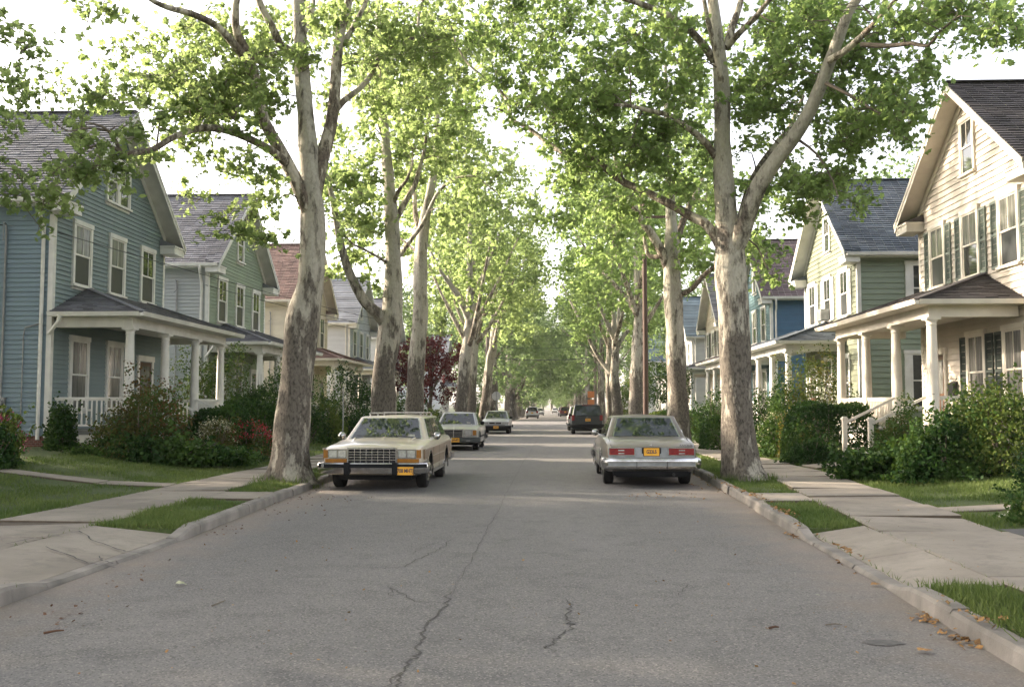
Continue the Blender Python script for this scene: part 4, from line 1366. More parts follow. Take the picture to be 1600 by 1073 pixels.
cl = px_clumps([(800, 60, 60, 55, 26, 22.5, 2), (760, 150, 40, 40, 12, 22.5, 1.5), (850, 140, 55, 45, 24, 22, 1.8), (900, 60, 60, 55, 26, 21.5, 2), (910, 170, 60, 50, 28, 21.5, 1.8), (960, 120, 55, 55, 24, 20.5, 2), (850, 200, 45, 30, 12, 22, 1.2), (900, 245, 45, 28, 14, 21.5, 1.2), (960, 235, 55, 35, 22, 21, 1.5), (1020, 210, 50, 40, 22, 20.5, 1.5), (1040, 110, 55, 55, 20, 20.3, 2), (1010, 40, 60, 35, 16, 20, 1.5), (1060, 280, 40, 25, 10, 20.5, 1), (1000, 320, 45, 20, 7, 21, 1), (1080, 150, 35, 40, 12, 20.5, 1.5), (890, 290, 30, 20, 5, 21.5, 1), (940, 320, 40, 28, 7, 22, 1.5), (1090, 250, 25, 30, 7, 19.8, 1),
                (1180, 100, 45, 60, 26, 20.5, 2), (1230, 60, 55, 55, 26, 20, 2), (1200, 180, 40, 45, 20, 21, 2), (1260, 150, 50, 45, 18, 20, 2), (1310, 110, 40, 50, 18, 19.2, 1.5), (1280, 30, 55, 35, 18, 19.5, 1.5), (1340, 40, 50, 40, 18, 18.5, 1.5), (1350, 130, 40, 45, 16, 18.8, 1.5), (1400, 40, 45, 35, 13, 17.8, 1.5), (1400, 170, 38, 30, 14, 18.4, 1.2), (1425, 120, 26, 24, 6, 18.4, 1), (1300, 210, 45, 35, 16, 19.4, 1.5), (1350, 200, 35, 25, 9, 18.8, 1), (1280, 270, 45, 30, 11, 19.8, 1.5), (1320, 300, 22, 22, 5, 19.4, .8), (1240, 300, 30, 25, 7, 20.5, 1), (1250, 340, 22, 14, 3, 20.5, .6), (1460, 25, 40, 26, 9, 17.2, 1.2), (1520, 20, 40, 22, 7, 16.5, 1), (1575, 40, 30, 18, 5, 16, .8), (1490, 60, 18, 12, 2, 16.8, .5), (1395, 195, 40, 14, 5, 18.2, .6), (1200, 275, 35, 40, 12, 21.5, 1.2), (1190, 350, 25, 30, 5, 21.5, 1), (1190, 410, 30, 16, 4, 21, .8), (1160, 215, 24, 40, 7, 21.5, 1)], rs)
cl = clear_of(cl, limbs, YR, .10, rs, .56)
tops = top_clumps(4.2, YR, 9.8, 16.5, 5.5, 5.5, 80, rs)
tops = np.vstack([tops, [(x, y, z) for x, y, z in zip(rs.uniform(-.6, 5.5, 80), rs.uniform(16, 25, 80), rs.uniform(11.6, 15.5, 80))]])
place_tree('plane_tree', 'stout plane tree with thick pale limb reaching right, in front of the right pavement', b, make_tree(b, limbs, np.vstack([cl, tops]), 5, ('lobed', .112), (7, 12), lmat='leaf_r', rc=.5), GROUP_T)


# --- the next trees, surveyed trunk by trunk
def crown_clumps(cx, cy, zc, rx, rz, n, rs, gap=0.35):
    """Crown volume with holes: sprays kept where a coarse random field is high."""
    K = rs.normal(size=(5, 3)) * .75; ph = rs.uniform(0, 6.3, 5)
    out = []
    while len(out) < n:
        p = rs.uniform(-1, 1, 3)
        q = (p ** 2).sum()
        if q > 1 or q < .12: continue
        x = np.array([cx + p[0] * rx, cy + p[1] * rx, zc + p[2] * rz])
        if np.sin(K @ x + ph).sum() * .35 + rs.uniform() * .6 < gap - .3: continue
        if p[2] < -.35 and math.hypot(p[0], p[1]) < .45: continue
        out.append(x)
    return np.array(out)


Y2 = 30.2
b = (-5.25, Y2, H(-5.25, Y2) - .03)
L2 = [[(Vector(b), .42), (at(600, 600, Y2), .36), (at(606, 540, Y2), .35), (at(611, 500, Y2), .36), (at(614, 440, Y2), .27), (at(614, 380, Y2), .24), (at(611, 330, Y2), .22), (at(607, 280, Y2), .18), (at(602, 220, Y2), .15), (at(597, 150, Y2), .12), (at(592, 60, Y2), .09), (at(590, -60, Y2), .05)],
      px_limb([(602, 505), (588, 488), (570, 472), (552, 440), (540, 410), (531, 375), (523, 330), (515, 290), (500, 250)], .2, .05, Y2, Y2 - 2.5),
      px_limb([(617, 345), (632, 318), (648, 290), (656, 262), (663, 235), (668, 190)], .11, .04, Y2, Y2 + .8),
      px_limb([(612, 330), (622, 300), (636, 280), (645, 255)], .08, .03, Y2, Y2 - .8),
      px_limb([(607, 412), (588, 400), (566, 388), (550, 380), (525, 352)], .055, .02, Y2, Y2 - 2),
      px_limb([(603, 230), (590, 190), (574, 150), (565, 110)], .06, .02, Y2, Y2 - 1)]
rs = np.random.RandomState(21)
cl2 = px_clumps([(540, 300, 50, 45, 16, 28.5, 2), (560, 230, 45, 45, 16, 29.5, 2), (530, 370, 30, 30, 8, 28, 1.5), (570, 330, 35, 40, 11, 31, 2), (600, 200, 50, 50, 20, 30, 2), (650, 200, 45, 50, 20, 30.5, 2), (640, 130, 50, 50, 20, 30.5, 2), (580, 120, 45, 50, 18, 30, 2), (690, 160, 45, 50, 16, 31, 2), (690, 230, 40, 35, 12, 31.5, 2), (640, 260, 40, 24, 8, 31, 2), (545, 430, 30, 24, 4, 29, 1.5), (520, 270, 30, 30, 8, 28, 1.5), (580, 60, 50, 45, 10, 30, 2), (720, 100, 40, 50, 10, 32, 2), (560, 385, 40, 30, 7, 30, 2), (500, 300, 25, 35, 7, 27.5, 1)], rs)
cl2 = clear_of(cl2, L2, Y2, .2, rs, .72)
place_tree('plane_tree', 'plane tree with a forked trunk, the second along the left row, just behind the wagon', b, make_tree(b, L2, np.vstack([cl2, top_clumps(-5, Y2, 12, 18, 5, 5, 36, rs), [(x, y, z) for x, y, z in zip(rs.uniform(-8, -.5, 100), rs.uniform(23, 34, 100), rs.uniform(13.5, 18, 100))]]), 7, ('star', .17), (6, 10), rc=.65), GROUP_T)

Y3 = 37.2
b = (-5.3, Y3, H(-5.3, Y3) - .03)
L3 = [[(Vector(b), .38), (at(650, 580, Y3), .33), (at(656, 500, Y3), .29), (at(657, 440, Y3), .27), (at(659, 380, Y3), .24), (at(663, 345, Y3), .2), (at(670, 310, Y3), .17), (at(678, 270, Y3), .14), (at(682, 220, Y3), .1), (at(686, 140, Y3), .06), (at(690, 60, Y3), .03)],
      px_limb([(660, 380), (650, 340), (647, 300), (640, 250), (636, 200)], .12, .04, Y3, Y3 + 1),
      px_limb([(625, 400), (640, 378), (660, 350), (675, 318), (685, 300), (705, 282), (725, 276), (745, 278), (775, 300)], .09, .03, Y3 - .5, Y3 - 1.5),
      px_limb([(655, 395), (640, 385), (622, 370), (600, 365)], .05, .02, Y3, Y3 + 1.5)]
rs = np.random.RandomState(22)
cl3 = px_clumps([(700, 290, 60, 45, 22, 37, 2.5), (730, 240, 50, 40, 18, 37, 2.5), (750, 310, 40, 40, 14, 36, 2.5), (690, 350, 45, 30, 12, 38, 2.5), (640, 320, 40, 45, 12, 38.5, 2), (670, 220, 50, 45, 16, 38, 2.5), (740, 370, 40, 25, 9, 37, 2.5), (720, 180, 45, 40, 10, 38, 2.5), (630, 400, 35, 25, 5, 39, 2), (770, 260, 30, 30, 6, 36.5, 2), (690, 410, 40, 25, 7, 39, 2)], rs)
cl3 = clear_of(cl3, L3, Y3, .2, rs, .72)
place_tree('plane_tree', 'slender straight plane tree, third along the left row, between wagon and grey sedan', b, make_tree(b, L3, np.vstack([cl3, top_clumps(-5, Y3, 13, 18.5, 5, 5, 36, rs)]), 8, ('star', .18), (6, 9), rc=.7), GROUP_T)

Y4 = 32.6
b = (4.2, Y4, H(4.2, Y4) - .03)
L4 = [[(Vector(b), .42), (at(1060, 640, Y4), .34), (at(1056, 560, Y4), .31), (at(1052, 480, Y4), .30), (at(1050, 420, Y4), .29), (at(1050, 375, Y4), .24), (at(1048, 330, Y4), .17), (at(1045, 270, Y4), .13), (at(1043, 200, Y4), .1), (at(1040, 100, Y4), .05)],
      px_limb([(1048, 430), (1035, 395), (1018, 365), (1003, 345), (990, 322), (978, 295), (966, 262), (955, 225)], .17, .05, Y4, Y4 - .8),
      px_limb([(1053, 400), (1062, 360), (1078, 320), (1092, 295), (1105, 260)], .14, .05, Y4, Y4 + 1),
      px_limb([(1058, 462), (1080, 452), (1100, 430), (1118, 415), (1135, 405), (1170, 385)], .10, .04, Y4, Y4 - 1.5),
      px_limb([(1035, 400), (1015, 400), (1008, 380), (1002, 330), (1000, 290)], .09, .03, Y4, Y4 + 1.2)]
rs = np.random.RandomState(23)
cl4 = px_clumps([(960, 330, 50, 40, 16, 31, 2), (1010, 280, 45, 45, 16, 32.5, 2), (1080, 330, 40, 45, 18, 33.5, 2), (1100, 270, 35, 45, 14, 34, 2), (930, 270, 40, 35, 10, 31, 2), (1090, 385, 35, 24, 10, 33.5, 1.5), (1010, 370, 40, 22, 7, 33, 2), (1180, 380, 35, 28, 9, 31.5, 1.5), (950, 390, 40, 22, 7, 31.5, 2), (1120, 430, 30, 24, 6, 33, 1.5), (1000, 200, 50, 45, 12, 32, 2), (1080, 200, 45, 45, 12, 33, 2), (1180, 320, 30, 40, 8, 32.5, 2), (900, 340, 35, 28, 6, 31, 2)], rs)
cl4 = clear_of(cl4, L4, Y4, .25, rs, .75)
place_tree('plane_tree', 'pale sunlit plane tree behind the tan sedan, left of the stout one', b, make_tree(b, L4, np.vstack([cl4, top_clumps(4.3, Y4, 12, 18, 5, 5, 50, rs), [(x, y, z) for x, y, z in zip(rs.uniform(-.5, 6, 100), rs.uniform(23, 35, 100), rs.uniform(13.8, 18, 100))]]), 9, ('star', .17), (6, 10), lmat='leaf_r', rc=.65), GROUP_T)


# --- generic plane trees: ascending limbs from a fork, reused down the street
def grown(seed, h=17.0, fork=4.6, spread=5.0, r=.36, n=210, leaf=('tri', .27), per=(6, 9), lmat='leaf_far', rc=.85, lean=0.0, zc=.66, rz=.36, base=(0, 0, 0), mats=('bark', 'bark_limb', 'twig')):
    rs = np.random.RandomState(seed)
    bx, by, bz = base
    V = lambda x, y, z: Vector((bx + x, by + y, bz + z))
    L = [[(V(0, 0, 0), r * 1.12), (V(lean * .3, 0, 1.5), r * .98), (V(lean * .7, .05, fork * .8), r * .92), (V(lean, 0, fork), r * .9), (V(lean + .1, .1, fork + 2), r * .62), (V(lean * 1.2, -.1, fork + 5), r * .42), (V(lean * 1.3, 0, h * .9), r * .12)]]
    k = rs.randint(4, 7)
    for i in range(k):
        a = 2 * math.pi * (i + rs.uniform(-.3, .3)) / k
        z0 = fork + rs.uniform(-.5, 2.6); sp = spread * rs.uniform(.5, .85); top = z0 + rs.uniform(3.2, 6.5)
        c, s = math.cos(a), math.sin(a)
        r0 = r * rs.uniform(.35, .55)
        L.append([(V(lean, 0, z0), r0), (V(lean + c * sp * .3, s * sp * .3, z0 + 1.3), r0 * .8), (V(lean + c * sp * .65, s * sp * .65, z0 + (top - z0) * .6), r0 * .5), (V(lean + c * sp, s * sp, top), r0 * .2)])
    cl = crown_clumps(bx + lean, by, bz + h * zc, spread, h * rz, n, rs)
    return make_tree(base, L, cl, seed, leaf, per, mats, lmat, rc, spray_twigs=False)


for seed, x, y, kw, lab in ((31, -5.2, 54.0, dict(fork=5.2, lean=.5, r=.35), 'plane tree with low splayed limbs, above the silver sedan'), (32, -5.2, 61.5, dict(fork=4.8, lean=.2, r=.33), 'plane tree close behind the splayed one on the left, its trunk overlapping'),
                            (33, -5.2, 71.0, dict(fork=6, lean=.9, r=.34), 'leaning dark plane tree beside the grey pole on the left'), (34, 4.3, 50.0, dict(fork=4.3, lean=.1, r=.36), 'plane tree forking low just left of the brown utility pole'),
                            (35, 4.3, 63.0, dict(fork=3.4, lean=-.25, r=.35), 'plane tree with two spreading limbs behind the dark suv'), (36, 4.3, 71.5, dict(fork=4.5, lean=-.1, r=.3), 'thin dark plane tree just right of the dark suv')):
    bb = (x, y, H(x, y) - .03)
    place_tree('plane_tree', lab, bb, grown(seed, base=bb, n=190, leaf=('star', .20), per=(6, 9), lmat='leaf' if x < 0 else 'leaf_r', rc=.75, spread=4.3, **kw), GROUP_T)

far_a, far_b, far_c = grown(41, zc=.57, rz=.43, n=250, spread=4.5), grown(42, h=18, fork=4.4, spread=4.8, n=270, zc=.56, rz=.44), grown(43, h=15.5, fork=3.2, spread=4.6, n=260, zc=.53, rz=.46)
rng = random.Random(5)
far_n = 0
protos = []
for ms in (far_a, far_b, far_c):
    t = place_tree('street_tree', '', (0, 0, 0), ms, 'far trees lining the street')
    protos.append(t)
spots = []
y = 88.0
while y < 420:
    for x in (-5.4, 4.4):
        if CROSS[0] - 3 < y < CROSS[1] + 2: continue
        spots.append((x + rng.uniform(-.3, .3), y + rng.uniform(-1.5, 1.5), 1.0))
    y += 9.5 if y < 200 else 15
for i, (x, y, sc) in enumerate(spots):
    t = protos[i % 3] if i < 3 else copy_tree(protos[rng.randrange(3)])
    sc *= rng.uniform(.9, 1.12) * ((1.0 if x < 0 and y < 200 else .88) if y > 108 else .95); wid = (1.28 if x < 0 or y > 230 else 1.05) if y > 108 else 1
    t.location = (x, y, H(x, y) - .05); t.rotation_euler = (0, 0, rng.uniform(0, 6.28)); t.scale = (sc * wid, sc * wid, sc)
    t['label'] = 'far street tree with pale green crown, in the %s row beyond the crossing' % ('left' if x < 0 else 'right') if y > 110 else 'street tree with pale trunk standing just before the crossing on the %s' % ('left' if x < 0 else 'right')
    far_n += 1
# taller trees standing behind the houses and closing the end of the street, and unseen ones added to shade the road
for i, (x, y, sc, lab) in enumerate(((23, 60, 1.0, 'tree behind the blue house on the right'), (25, 80, 1.1, 'tree behind the last grey house on the right'), (-27, 88, 1.0, 'tree behind the maroon tree on the left'), (-15, 92, .8, 'round green tree by the crossing on the left'),
                                     (13, 93, .8, 'round green tree by the crossing on the right'), (-16, 128, 1, 'tree in a yard past the crossing on the left'), (15, 130, 1, 'tree in a yard past the crossing on the right'), (-17, 150, 1.1, 'tall yard tree far down on the left'), (16, 155, 1.1, 'tall yard tree far down on the right'),
                                     (-16, 9.4, 1.0, 'unseen tree added to shade the near road, beside the first driveway on the left'), (-21.5, 12.4, 1.0, 'second unseen tree added to shade the near road, behind the first driveway on the left'), (-20, 24.2, .75, 'unseen tree added to thin the sun through the gap before the blue-grey house'), (-8, 436, 1.4, 'low tree at the end of the street, left of the far white car'), (7, 438, 1.4, 'low tree at the end of the street, right of the far white car'), (0, 446, 1.5, 'tree straight at the end of the street'), (-4, 440, 1.3, 'tree closing the far end of the street, left of centre'), (3, 452, 1.3, 'tree closing the far end of the street, right of centre'), (-14, 430, 1.3, 'tree at the far end of the left row'), (13, 430, 1.3, 'tree at the far end of the right row'))):
    t = copy_tree(protos[i % 3]); t.location = (x, y, H(x, y) - .05); t.scale = (sc, sc, sc); t.rotation_euler = (0, 0, i * 1.3)
    t['label'] = lab; t['group'] = 'trees behind the houses'

# the street trees before these, beside and behind the viewer
for x, y, seed, lab in ((-5.3, 6.0, 61, 'plane tree beside the first driveway on the left, mostly above the view'), (4.0, 6.5, 62, 'plane tree before the stout one on the right, mostly above the view'), (-5.2, -6, 63, 'plane tree behind the viewer on the left'), (4.0, -6, 64, 'plane tree behind the viewer on the right')):
    bb = (x, y, H(x, y) - .03)
    place_tree('plane_tree', lab, bb, grown(seed, base=bb, h=18, fork=6.0, n=135, spread=5.6, zc=.74, rz=.26, leaf=('star', .2), per=(6, 9), lmat='leaf', rc=.75), GROUP_T)

# maroon ornamental tree
bb = (-8.4, 66.5, H(-8.4, 66.5))
place_tree('maroon_tree', 'small maroon leaved tree before the white house on the left', bb, grown(51, h=6.6, fork=1.2, spread=2.9, r=.16, n=150, leaf=('tri', .17), per=(6, 10), lmat='leaf_maroon', rc=.5, base=bb, zc=.58, rz=.40, mats=('twig', 'twig', 'twig')), None)
# ------------------------------------------------------------------ shrubs and flowers
def lm(name, c1, c2, tr, mix=.3): M[name] = leafmat(name, c1, c2, tr, mix, .55, .12)


lm('sh_dark', (0.012, 0.034, 0.010), (0.030, 0.068, 0.018), (0.04, 0.09, 0.015))
lm('sh_mid', (0.026, 0.062, 0.015), (0.062, 0.115, 0.028), (0.09, 0.15, 0.025))
lm('sh_light', (0.06, 0.10, 0.02), (0.14, 0.17, 0.045), (0.16, 0.20, 0.035))
lm('sh_gold', (0.13, 0.12, 0.025), (0.24, 0.20, 0.05), (0.24, 0.20, 0.04))
lm('sh_bronze', (0.075, 0.06, 0.022), (0.15, 0.075, 0.03), (0.16, 0.09, 0.03))
lm('sh_olive', (0.06, 0.065, 0.018), (0.11, 0.10, 0.032), (0.12, 0.11, 0.03))
lm('fl_white', (0.62, 0.62, 0.52), (0.72, 0.70, 0.62), (0.5, 0.5, 0.4))
lm('fl_cream', (0.50, 0.50, 0.30), (0.62, 0.60, 0.42), (0.4, 0.4, 0.25))
lm('fl_red', (0.35, 0.03, 0.05), (0.48, 0.07, 0.08), (0.3, 0.03, 0.04))
lm('fl_pink', (0.42, 0.06, 0.14), (0.50, 0.12, 0.2), (0.3, 0.05, 0.1))


def shrub(label, x, y, rx, ry, h, mats, seed, leaf=.075, n=2600, kind='tri', clip=False, fl=None, nfl=0, cat='shrub', name='shrub', z0=None, lift=0.0, group=None, loose=.12, fls=.06):
    rs = np.random.RandomState(seed); n = int(n * 1.7); leaf *= 1.75 if clip else 1.08
    z = H(x, y) if z0 is None else z0
    t = thing(name, label, cat, (x, y, z), 0, group)
    # stems
    tm = TubeMesh()
    for i in range(7):
        a = rs.uniform(0, 6.28); q = rs.uniform(.3, .75)
        tm.tube(spline([(Vector((rs.uniform(-.08, .08), rs.uniform(-.08, .08), -.05)), .022), (Vector((math.cos(a) * rx * q * .5, math.sin(a) * ry * q * .5, h * .4)), .015), (Vector((math.cos(a) * rx * q, math.sin(a) * ry * q, h * .82)), .006)], .2), 5, 0)
    link('stem', np_mesh('stem', np.concatenate(tm.v), np.concatenate(tm.f), M['twig'], smooth_it=True), t)
    # lumpy outline: radius scaled by a few random lobes
    K = rs.normal(size=(6, 3)) * (1.6 if not clip else 1.0); ph = rs.uniform(0, 6.3, 6)
    d = rs.normal(size=(n, 3)); d[:, 2] = np.abs(d[:, 2]); d /= np.linalg.norm(d, axis=1, keepdims=True)
    lob = 1 + (.07 if clip else .24) * np.sin(d @ K.T * 2.2 + ph).sum(1) / 2.2
    if clip:
        p4 = (np.abs(d) ** 3.2).sum(1) ** (1 / 3.2); d = d / p4[:, None]
    rr = lob * (1 - np.abs(rs.normal(size=n)) * (.11 if clip else .22)) + rs.normal(size=n) * (loose * .3 if not clip else .015)
    p = d * rr[:, None]
    P = np.stack([p[:, 0] * rx, p[:, 1] * ry, np.abs(p[:, 2]) * h * .92 + lift], 1)
    if lift: P[:, 2] = (rr * np.where(rs.uniform(size=n) < .5, -1, 1) * np.abs(d[:, 2]) * .5 + .5) * h + lift
    if not clip:    # gather the leaves into sprays
        k = max(12, n // 22); cc = P[rs.randint(0, n, k)]
        P = cc[rs.randint(0, k, n)] * .55 + P * .45 if False else P + (cc[np.argmin(((P[:, None, :] - cc[None]) ** 2).sum(2), 1)] - P) * .28
        P += rs.normal(size=P.shape) * leaf * .5
    P[:, 2] = np.maximum(P[:, 2], .01)
    if not clip:    # young shoots standing out of the outline
        k = 16 + n // 260; i0 = rs.randint(0, n, k); o_ = P[i0] - np.array([0, 0, h * .35 + lift]); o_ /= np.linalg.norm(o_, axis=1, keepdims=True) + 1e-6
        o_[:, 2] += .5; ln = rs.uniform(.12, .42, k)[:, None, None] * (.6 + .4 * min(rx, 1.2))
        Q = P[i0][:, None, :] + o_[:, None, :] * ln * rs.uniform(0, 1, (k, 16, 1)) + rs.normal(size=(k, 16, 3)) * leaf * .4
        P = np.concatenate([P, Q.reshape(-1, 3)]); n = len(P); P[:, 2] = np.maximum(P[:, 2], .01)
    ml = mats if isinstance(mats, (list, tuple)) else [mats]
    v, f = leaves(P, leaf, kind, rs, .35)
    tpl = leaf_tmpl(kind); per = len(tpl[1])
    nz = np.sin(P @ rs.normal(size=3) * 2.0 + 1) + rs.normal(size=n) * .5
    mi = np.clip(((nz + 1.4) / 2.8 * len(ml)).astype(int), 0, len(ml) - 1)
    o = link('foliage', np_mesh('foliage', v, f, [M[m] for m in ml], np.repeat(mi, per)), t); o['kind'] = 'stuff'
    if fl:
        k = max(3, nfl // 16)
        dd = rs.normal(size=(k, 3)); dd[:, 2] = np.abs(dd[:, 2]) + .1; dd /= np.linalg.norm(dd, axis=1, keepdims=True)
        c = np.stack([dd[:, 0] * rx, dd[:, 1] * ry, dd[:, 2] * h * .95 + lift], 1) * 1.03
        Q = c[rs.randint(0, k, nfl)] + rs.normal(size=(nfl, 3)) * np.array([fls, fls, fls * .6])
        v, f = leaves(Q, fls * .6, 'tri', rs, .8)
        o = link('blossom', np_mesh('blossom', v, f, M[fl]), t); o['kind'] = 'stuff'
    return t


sx = lambda px, Y: float(at(px, 600, Y).x)
S = shrub
# left, in front of the blue-grey house
S('large bronze-tinged loose shrub against the blue house porch railing', -10.1, 23.4, 1.0, .9, 1.6, ['sh_olive', 'sh_bronze', 'sh_mid', 'sh_olive'], 1, .07, 5200, loose=.3)
S('arching bronze shrub beside the first porch column, taller than its neighbour', -10.4, 24.7, .8, .7, 2.1, ['sh_olive', 'sh_bronze', 'sh_mid'], 2, .065, 2200, loose=.4)
S('dark clipped round bush left of two, under the far porch columns', -9.3, 26.6, .95, .85, 1.55, ['sh_dark', 'sh_mid'], 3, .05, 3800, clip=True)
S('dark clipped round bush right of two, beside the flowering shrubs', -9.1, 29.0, 1.1, .95, 1.65, ['sh_dark', 'sh_mid'], 4, .05, 4000, clip=True)
S('tall dark rounded shrub beyond the blue porch, in front of the green house', -10.2, 33.6, 1.55, 1.5, 2.95, ['sh_dark', 'sh_mid', 'sh_mid'], 5, .075, 6000)
S('leafy green shrub seen between the porch columns of the blue house', -12.2, 34.2, 1.5, 1.2, 3.3, ['sh_mid', 'sh_light', 'sh_mid'], 6, .085, 4200)
S('small shrub with flat white flower heads before the dark clipped bushes', -8.75, 24.9, .6, .5, 1.12, ['sh_mid', 'sh_olive'], 7, .06, 1300, fl='fl_cream', nfl=800, fls=.07)
S('shrub topped with red blossom, between white flowers and the leaning trunk', -8.35, 26.4, .72, .6, 1.1, ['sh_olive', 'sh_mid'], 8, .06, 1500, fl='fl_red', nfl=1100, fls=.09)
S('low ferny ground plants in front of the bronze shrub', -9.1, 22.9, 1.9, .6, .62, ['sh_dark', 'sh_mid', 'sh_mid'], 9, .11, 2600, loose=.3)
S('dark low evergreen ground cover before the red blossom', -8.5, 24.1, 1.0, .5, .48, ['sh_dark', 'sh_mid'], 10, .09, 1800)
S('dark creeper at the blue house corner by the downspout', -12.15, 23.6, .36, .4, 1.0, ['sh_dark', 'sh_dark', 'sh_mid'], 11, .075, 2000)
S('ferny plant with pink spires at the left edge of the lawn', -11.35, 19.6, .45, .45, 1.0, ['sh_mid', 'sh_light'], 12, .08, 1600, fl='fl_pink', nfl=300, fls=.09)
S('dark leafy plant at the left edge below the pink spires', -10.75, 18.3, .42, .4, .65, ['sh_dark', 'sh_mid'], 13, .085, 1200, fl='fl_pink', nfl=70, fls=.06)
S('ivy-like ground cover along the blue house bed', -10.6, 22.7, 1.2, .5, .5, ['sh_dark', 'sh_dark', 'sh_mid'], 14, .06, 2000)
# beyond the first trunk
S('pale variegated climber on the green house porch column', -10.9, 38.6, .6, .6, 2.9, ['sh_light', 'sh_mid'], 15, .07, 1400, loose=.3)
S('green shrub directly left of the leaning trunk, by the white stair rail', -9.2, 36.5, 1.0, .9, 1.6, ['sh_mid', 'sh_dark'], 16, .075, 2200)
S('bright green shrub right of the leaning trunk, before the cream house porch', -8.7, 37.5, 1.0, .9, 1.7, ['sh_mid', 'sh_light'], 17, .08, 2600)
S('big dark round shrub beside the cream house porch', -9.7, 47.0, 1.9, 1.7, 3.4, ['sh_dark', 'sh_mid'], 18, .1, 4200)
S('low dark hedge lump left of the wagon, on the lawn edge', -8.3, 41, 1.2, .9, 1.2, ['sh_dark', 'sh_mid'], 19, .085, 1800)
S('dark shrub behind the wagon roof, between two trunks', -8.6, 55.0, 1.6, 1.4, 2.2, ['sh_dark', 'sh_mid'], 20, .11, 2400)
S('light green hedge lump below the maroon tree', -7.9, 58.0, 1.2, 1.6, 1.35, ['sh_light', 'sh_mid'], 21, .1, 1900)
S('dark hedge below the maroon tree, nearer the silver sedan', -8.0, 63.0, 1.1, 2.2, 1.3, ['sh_dark', 'sh_mid'], 22, .11, 2000)
S('green bush by the stop sign on the left', -7.2, 88, 1.5, 1.6, 2.6, ['sh_mid', 'sh_light'], 23, .14, 2000)
S('shrub on the bed of the cream house beyond the white rail', -10.0, 42.5, 1.0, 1.0, 1.7, ['sh_mid', 'sh_dark'], 24, .085, 2000)
# right, in front of the cream house
S('big loose green shrub at the right edge, in front of the shuttered windows', 8.6, 18.9, 1.0, 1.1, 1.9, ['sh_mid', 'sh_mid', 'sh_light'], 31, .07, 5200, kind='tri', loose=.3, fl='fl_white', nfl=30, fls=.05)
S('tall leafy shrub climbing the nearest porch column of the cream house', 8.85, 21.2, .75, .7, 1.5, ['sh_mid', 'sh_light', 'sh_dark'], 32, .07, 3800, loose=.3)
S('dark underplanting below the big loose shrub at the right edge', 7.5, 18.9, 1.0, .7, 1.1, ['sh_dark', 'sh_mid'], 33, .08, 3400)
S('mound of small leaves right of the white newel post', 7.5, 21.7, .62, .6, 1.05, ['sh_mid', 'sh_olive', 'sh_mid'], 34, .055, 4000, loose=.2)
S('upright bright shrub with a few white flowers before the second column', 8.15, 22.9, .7, .6, 1.35, ['sh_mid', 'sh_mid', 'sh_light'], 35, .06, 3200, fl='fl_white', nfl=40, fls=.05)
S('big clipped yew bush left of the white newel post', 7.45, 26.6, 1.25, 1.0, 1.75, ['sh_dark', 'sh_mid'], 36, .05, 5400, clip=True)
S('golden leaved shrub left of the clipped yew', 7.05, 28.2, .62, .6, 1.55, ['sh_gold', 'sh_olive', 'sh_light'], 37, .055, 2600)
S('white flowering hydrangea left of the golden shrub', 6.9, 29.4, .75, .7, 1.45, ['sh_mid', 'sh_mid'], 38, .085, 2200, fl='fl_cream', nfl=600, fls=.09)
S('dense green bush just right of the stout trunk', 7.0, 31.4, 1.05, 1.0, 2.15, ['sh_mid', 'sh_dark'], 39, .07, 4200)
S('sunlit pale green shrub behind, against the sage house porch', 9.0, 33.6, 1.5, 1.0, 3.0, ['sh_light', 'sh_light', 'sh_gold', 'sh_mid'], 40, .075, 4600, loose=.35)
S('green shrub with creamy flower heads beside the sage house porch', 7.8, 33.2, .9, .9, 2.3, ['sh_mid', 'sh_light'], 41, .07, 3000, fl='fl_cream', nfl=200, fls=.08)
S('low plants with white blooms at the foot of the clipped yew', 6.75, 25.6, .6, .5, .7, ['sh_mid', 'sh_dark'], 42, .07, 1400, fl='fl_white', nfl=60, fls=.05)
S('ferny low plants along the bed at the right', 6.9, 20.3, 1.1, .5, .8, ['sh_mid', 'sh_dark', 'sh_mid'], 43, .10, 2200, loose=.3)
S('bright rose bush with white blooms at the right frame edge', 6.35, 12.6, .55, .5, .62, ['sh_light', 'sh_mid'], 44, .055, 1500, fl='fl_white', nfl=36, fls=.05, loose=.4)
S('rose stems with a pink bloom at the right edge, behind the bright rose bush', 7.6, 15.2, .5, .5, .9, ['sh_mid', 'sh_dark'], 45, .06, 1100, fl='fl_pink', nfl=24, fls=.05)
S('dark yew hedge left of the stout trunk, by the wooden gate post', 6.0, 34.6, .8, 1.1, 1.35, ['sh_dark', 'sh_mid'], 46, .06, 3000, clip=True)
S('rounded ivy-clad bush above the dark hedge, left of the stout trunk', 6.6, 40.2, 1.0, 1.0, 2.3, ['sh_dark', 'sh_mid'], 47, .08, 2600)
S('clipped mid green hedge behind the tan sedan', 6.2, 47.0, 1.2, 1.6, 1.5, ['sh_mid', 'sh_light'], 48, .075, 3000, clip=True)
S('second clipped hedge behind the tan sedan, farther and lower', 6.1, 54.0, 1.1, 2.2, 1.3, ['sh_mid', 'sh_light'], 49, .09, 2600, clip=True)
S('bright green bush right of the dark suv', 5.9, 76.0, 1.2, 1.6, 3.6, ['sh_light', 'sh_mid'], 50, .13, 2200)
S('round dark green small tree beside the brown pole', 6.6, 57.5, 1.6, 1.6, 2.4, ['sh_mid', 'sh_dark'], 51, .11, 3000, cat='small tree', lift=1.7)
S('shrub along the blue house porch on the right', 7.8, 45.6, 1.0, 1.6, 1.7, ['sh_mid', 'sh_dark'], 52, .09, 2400)

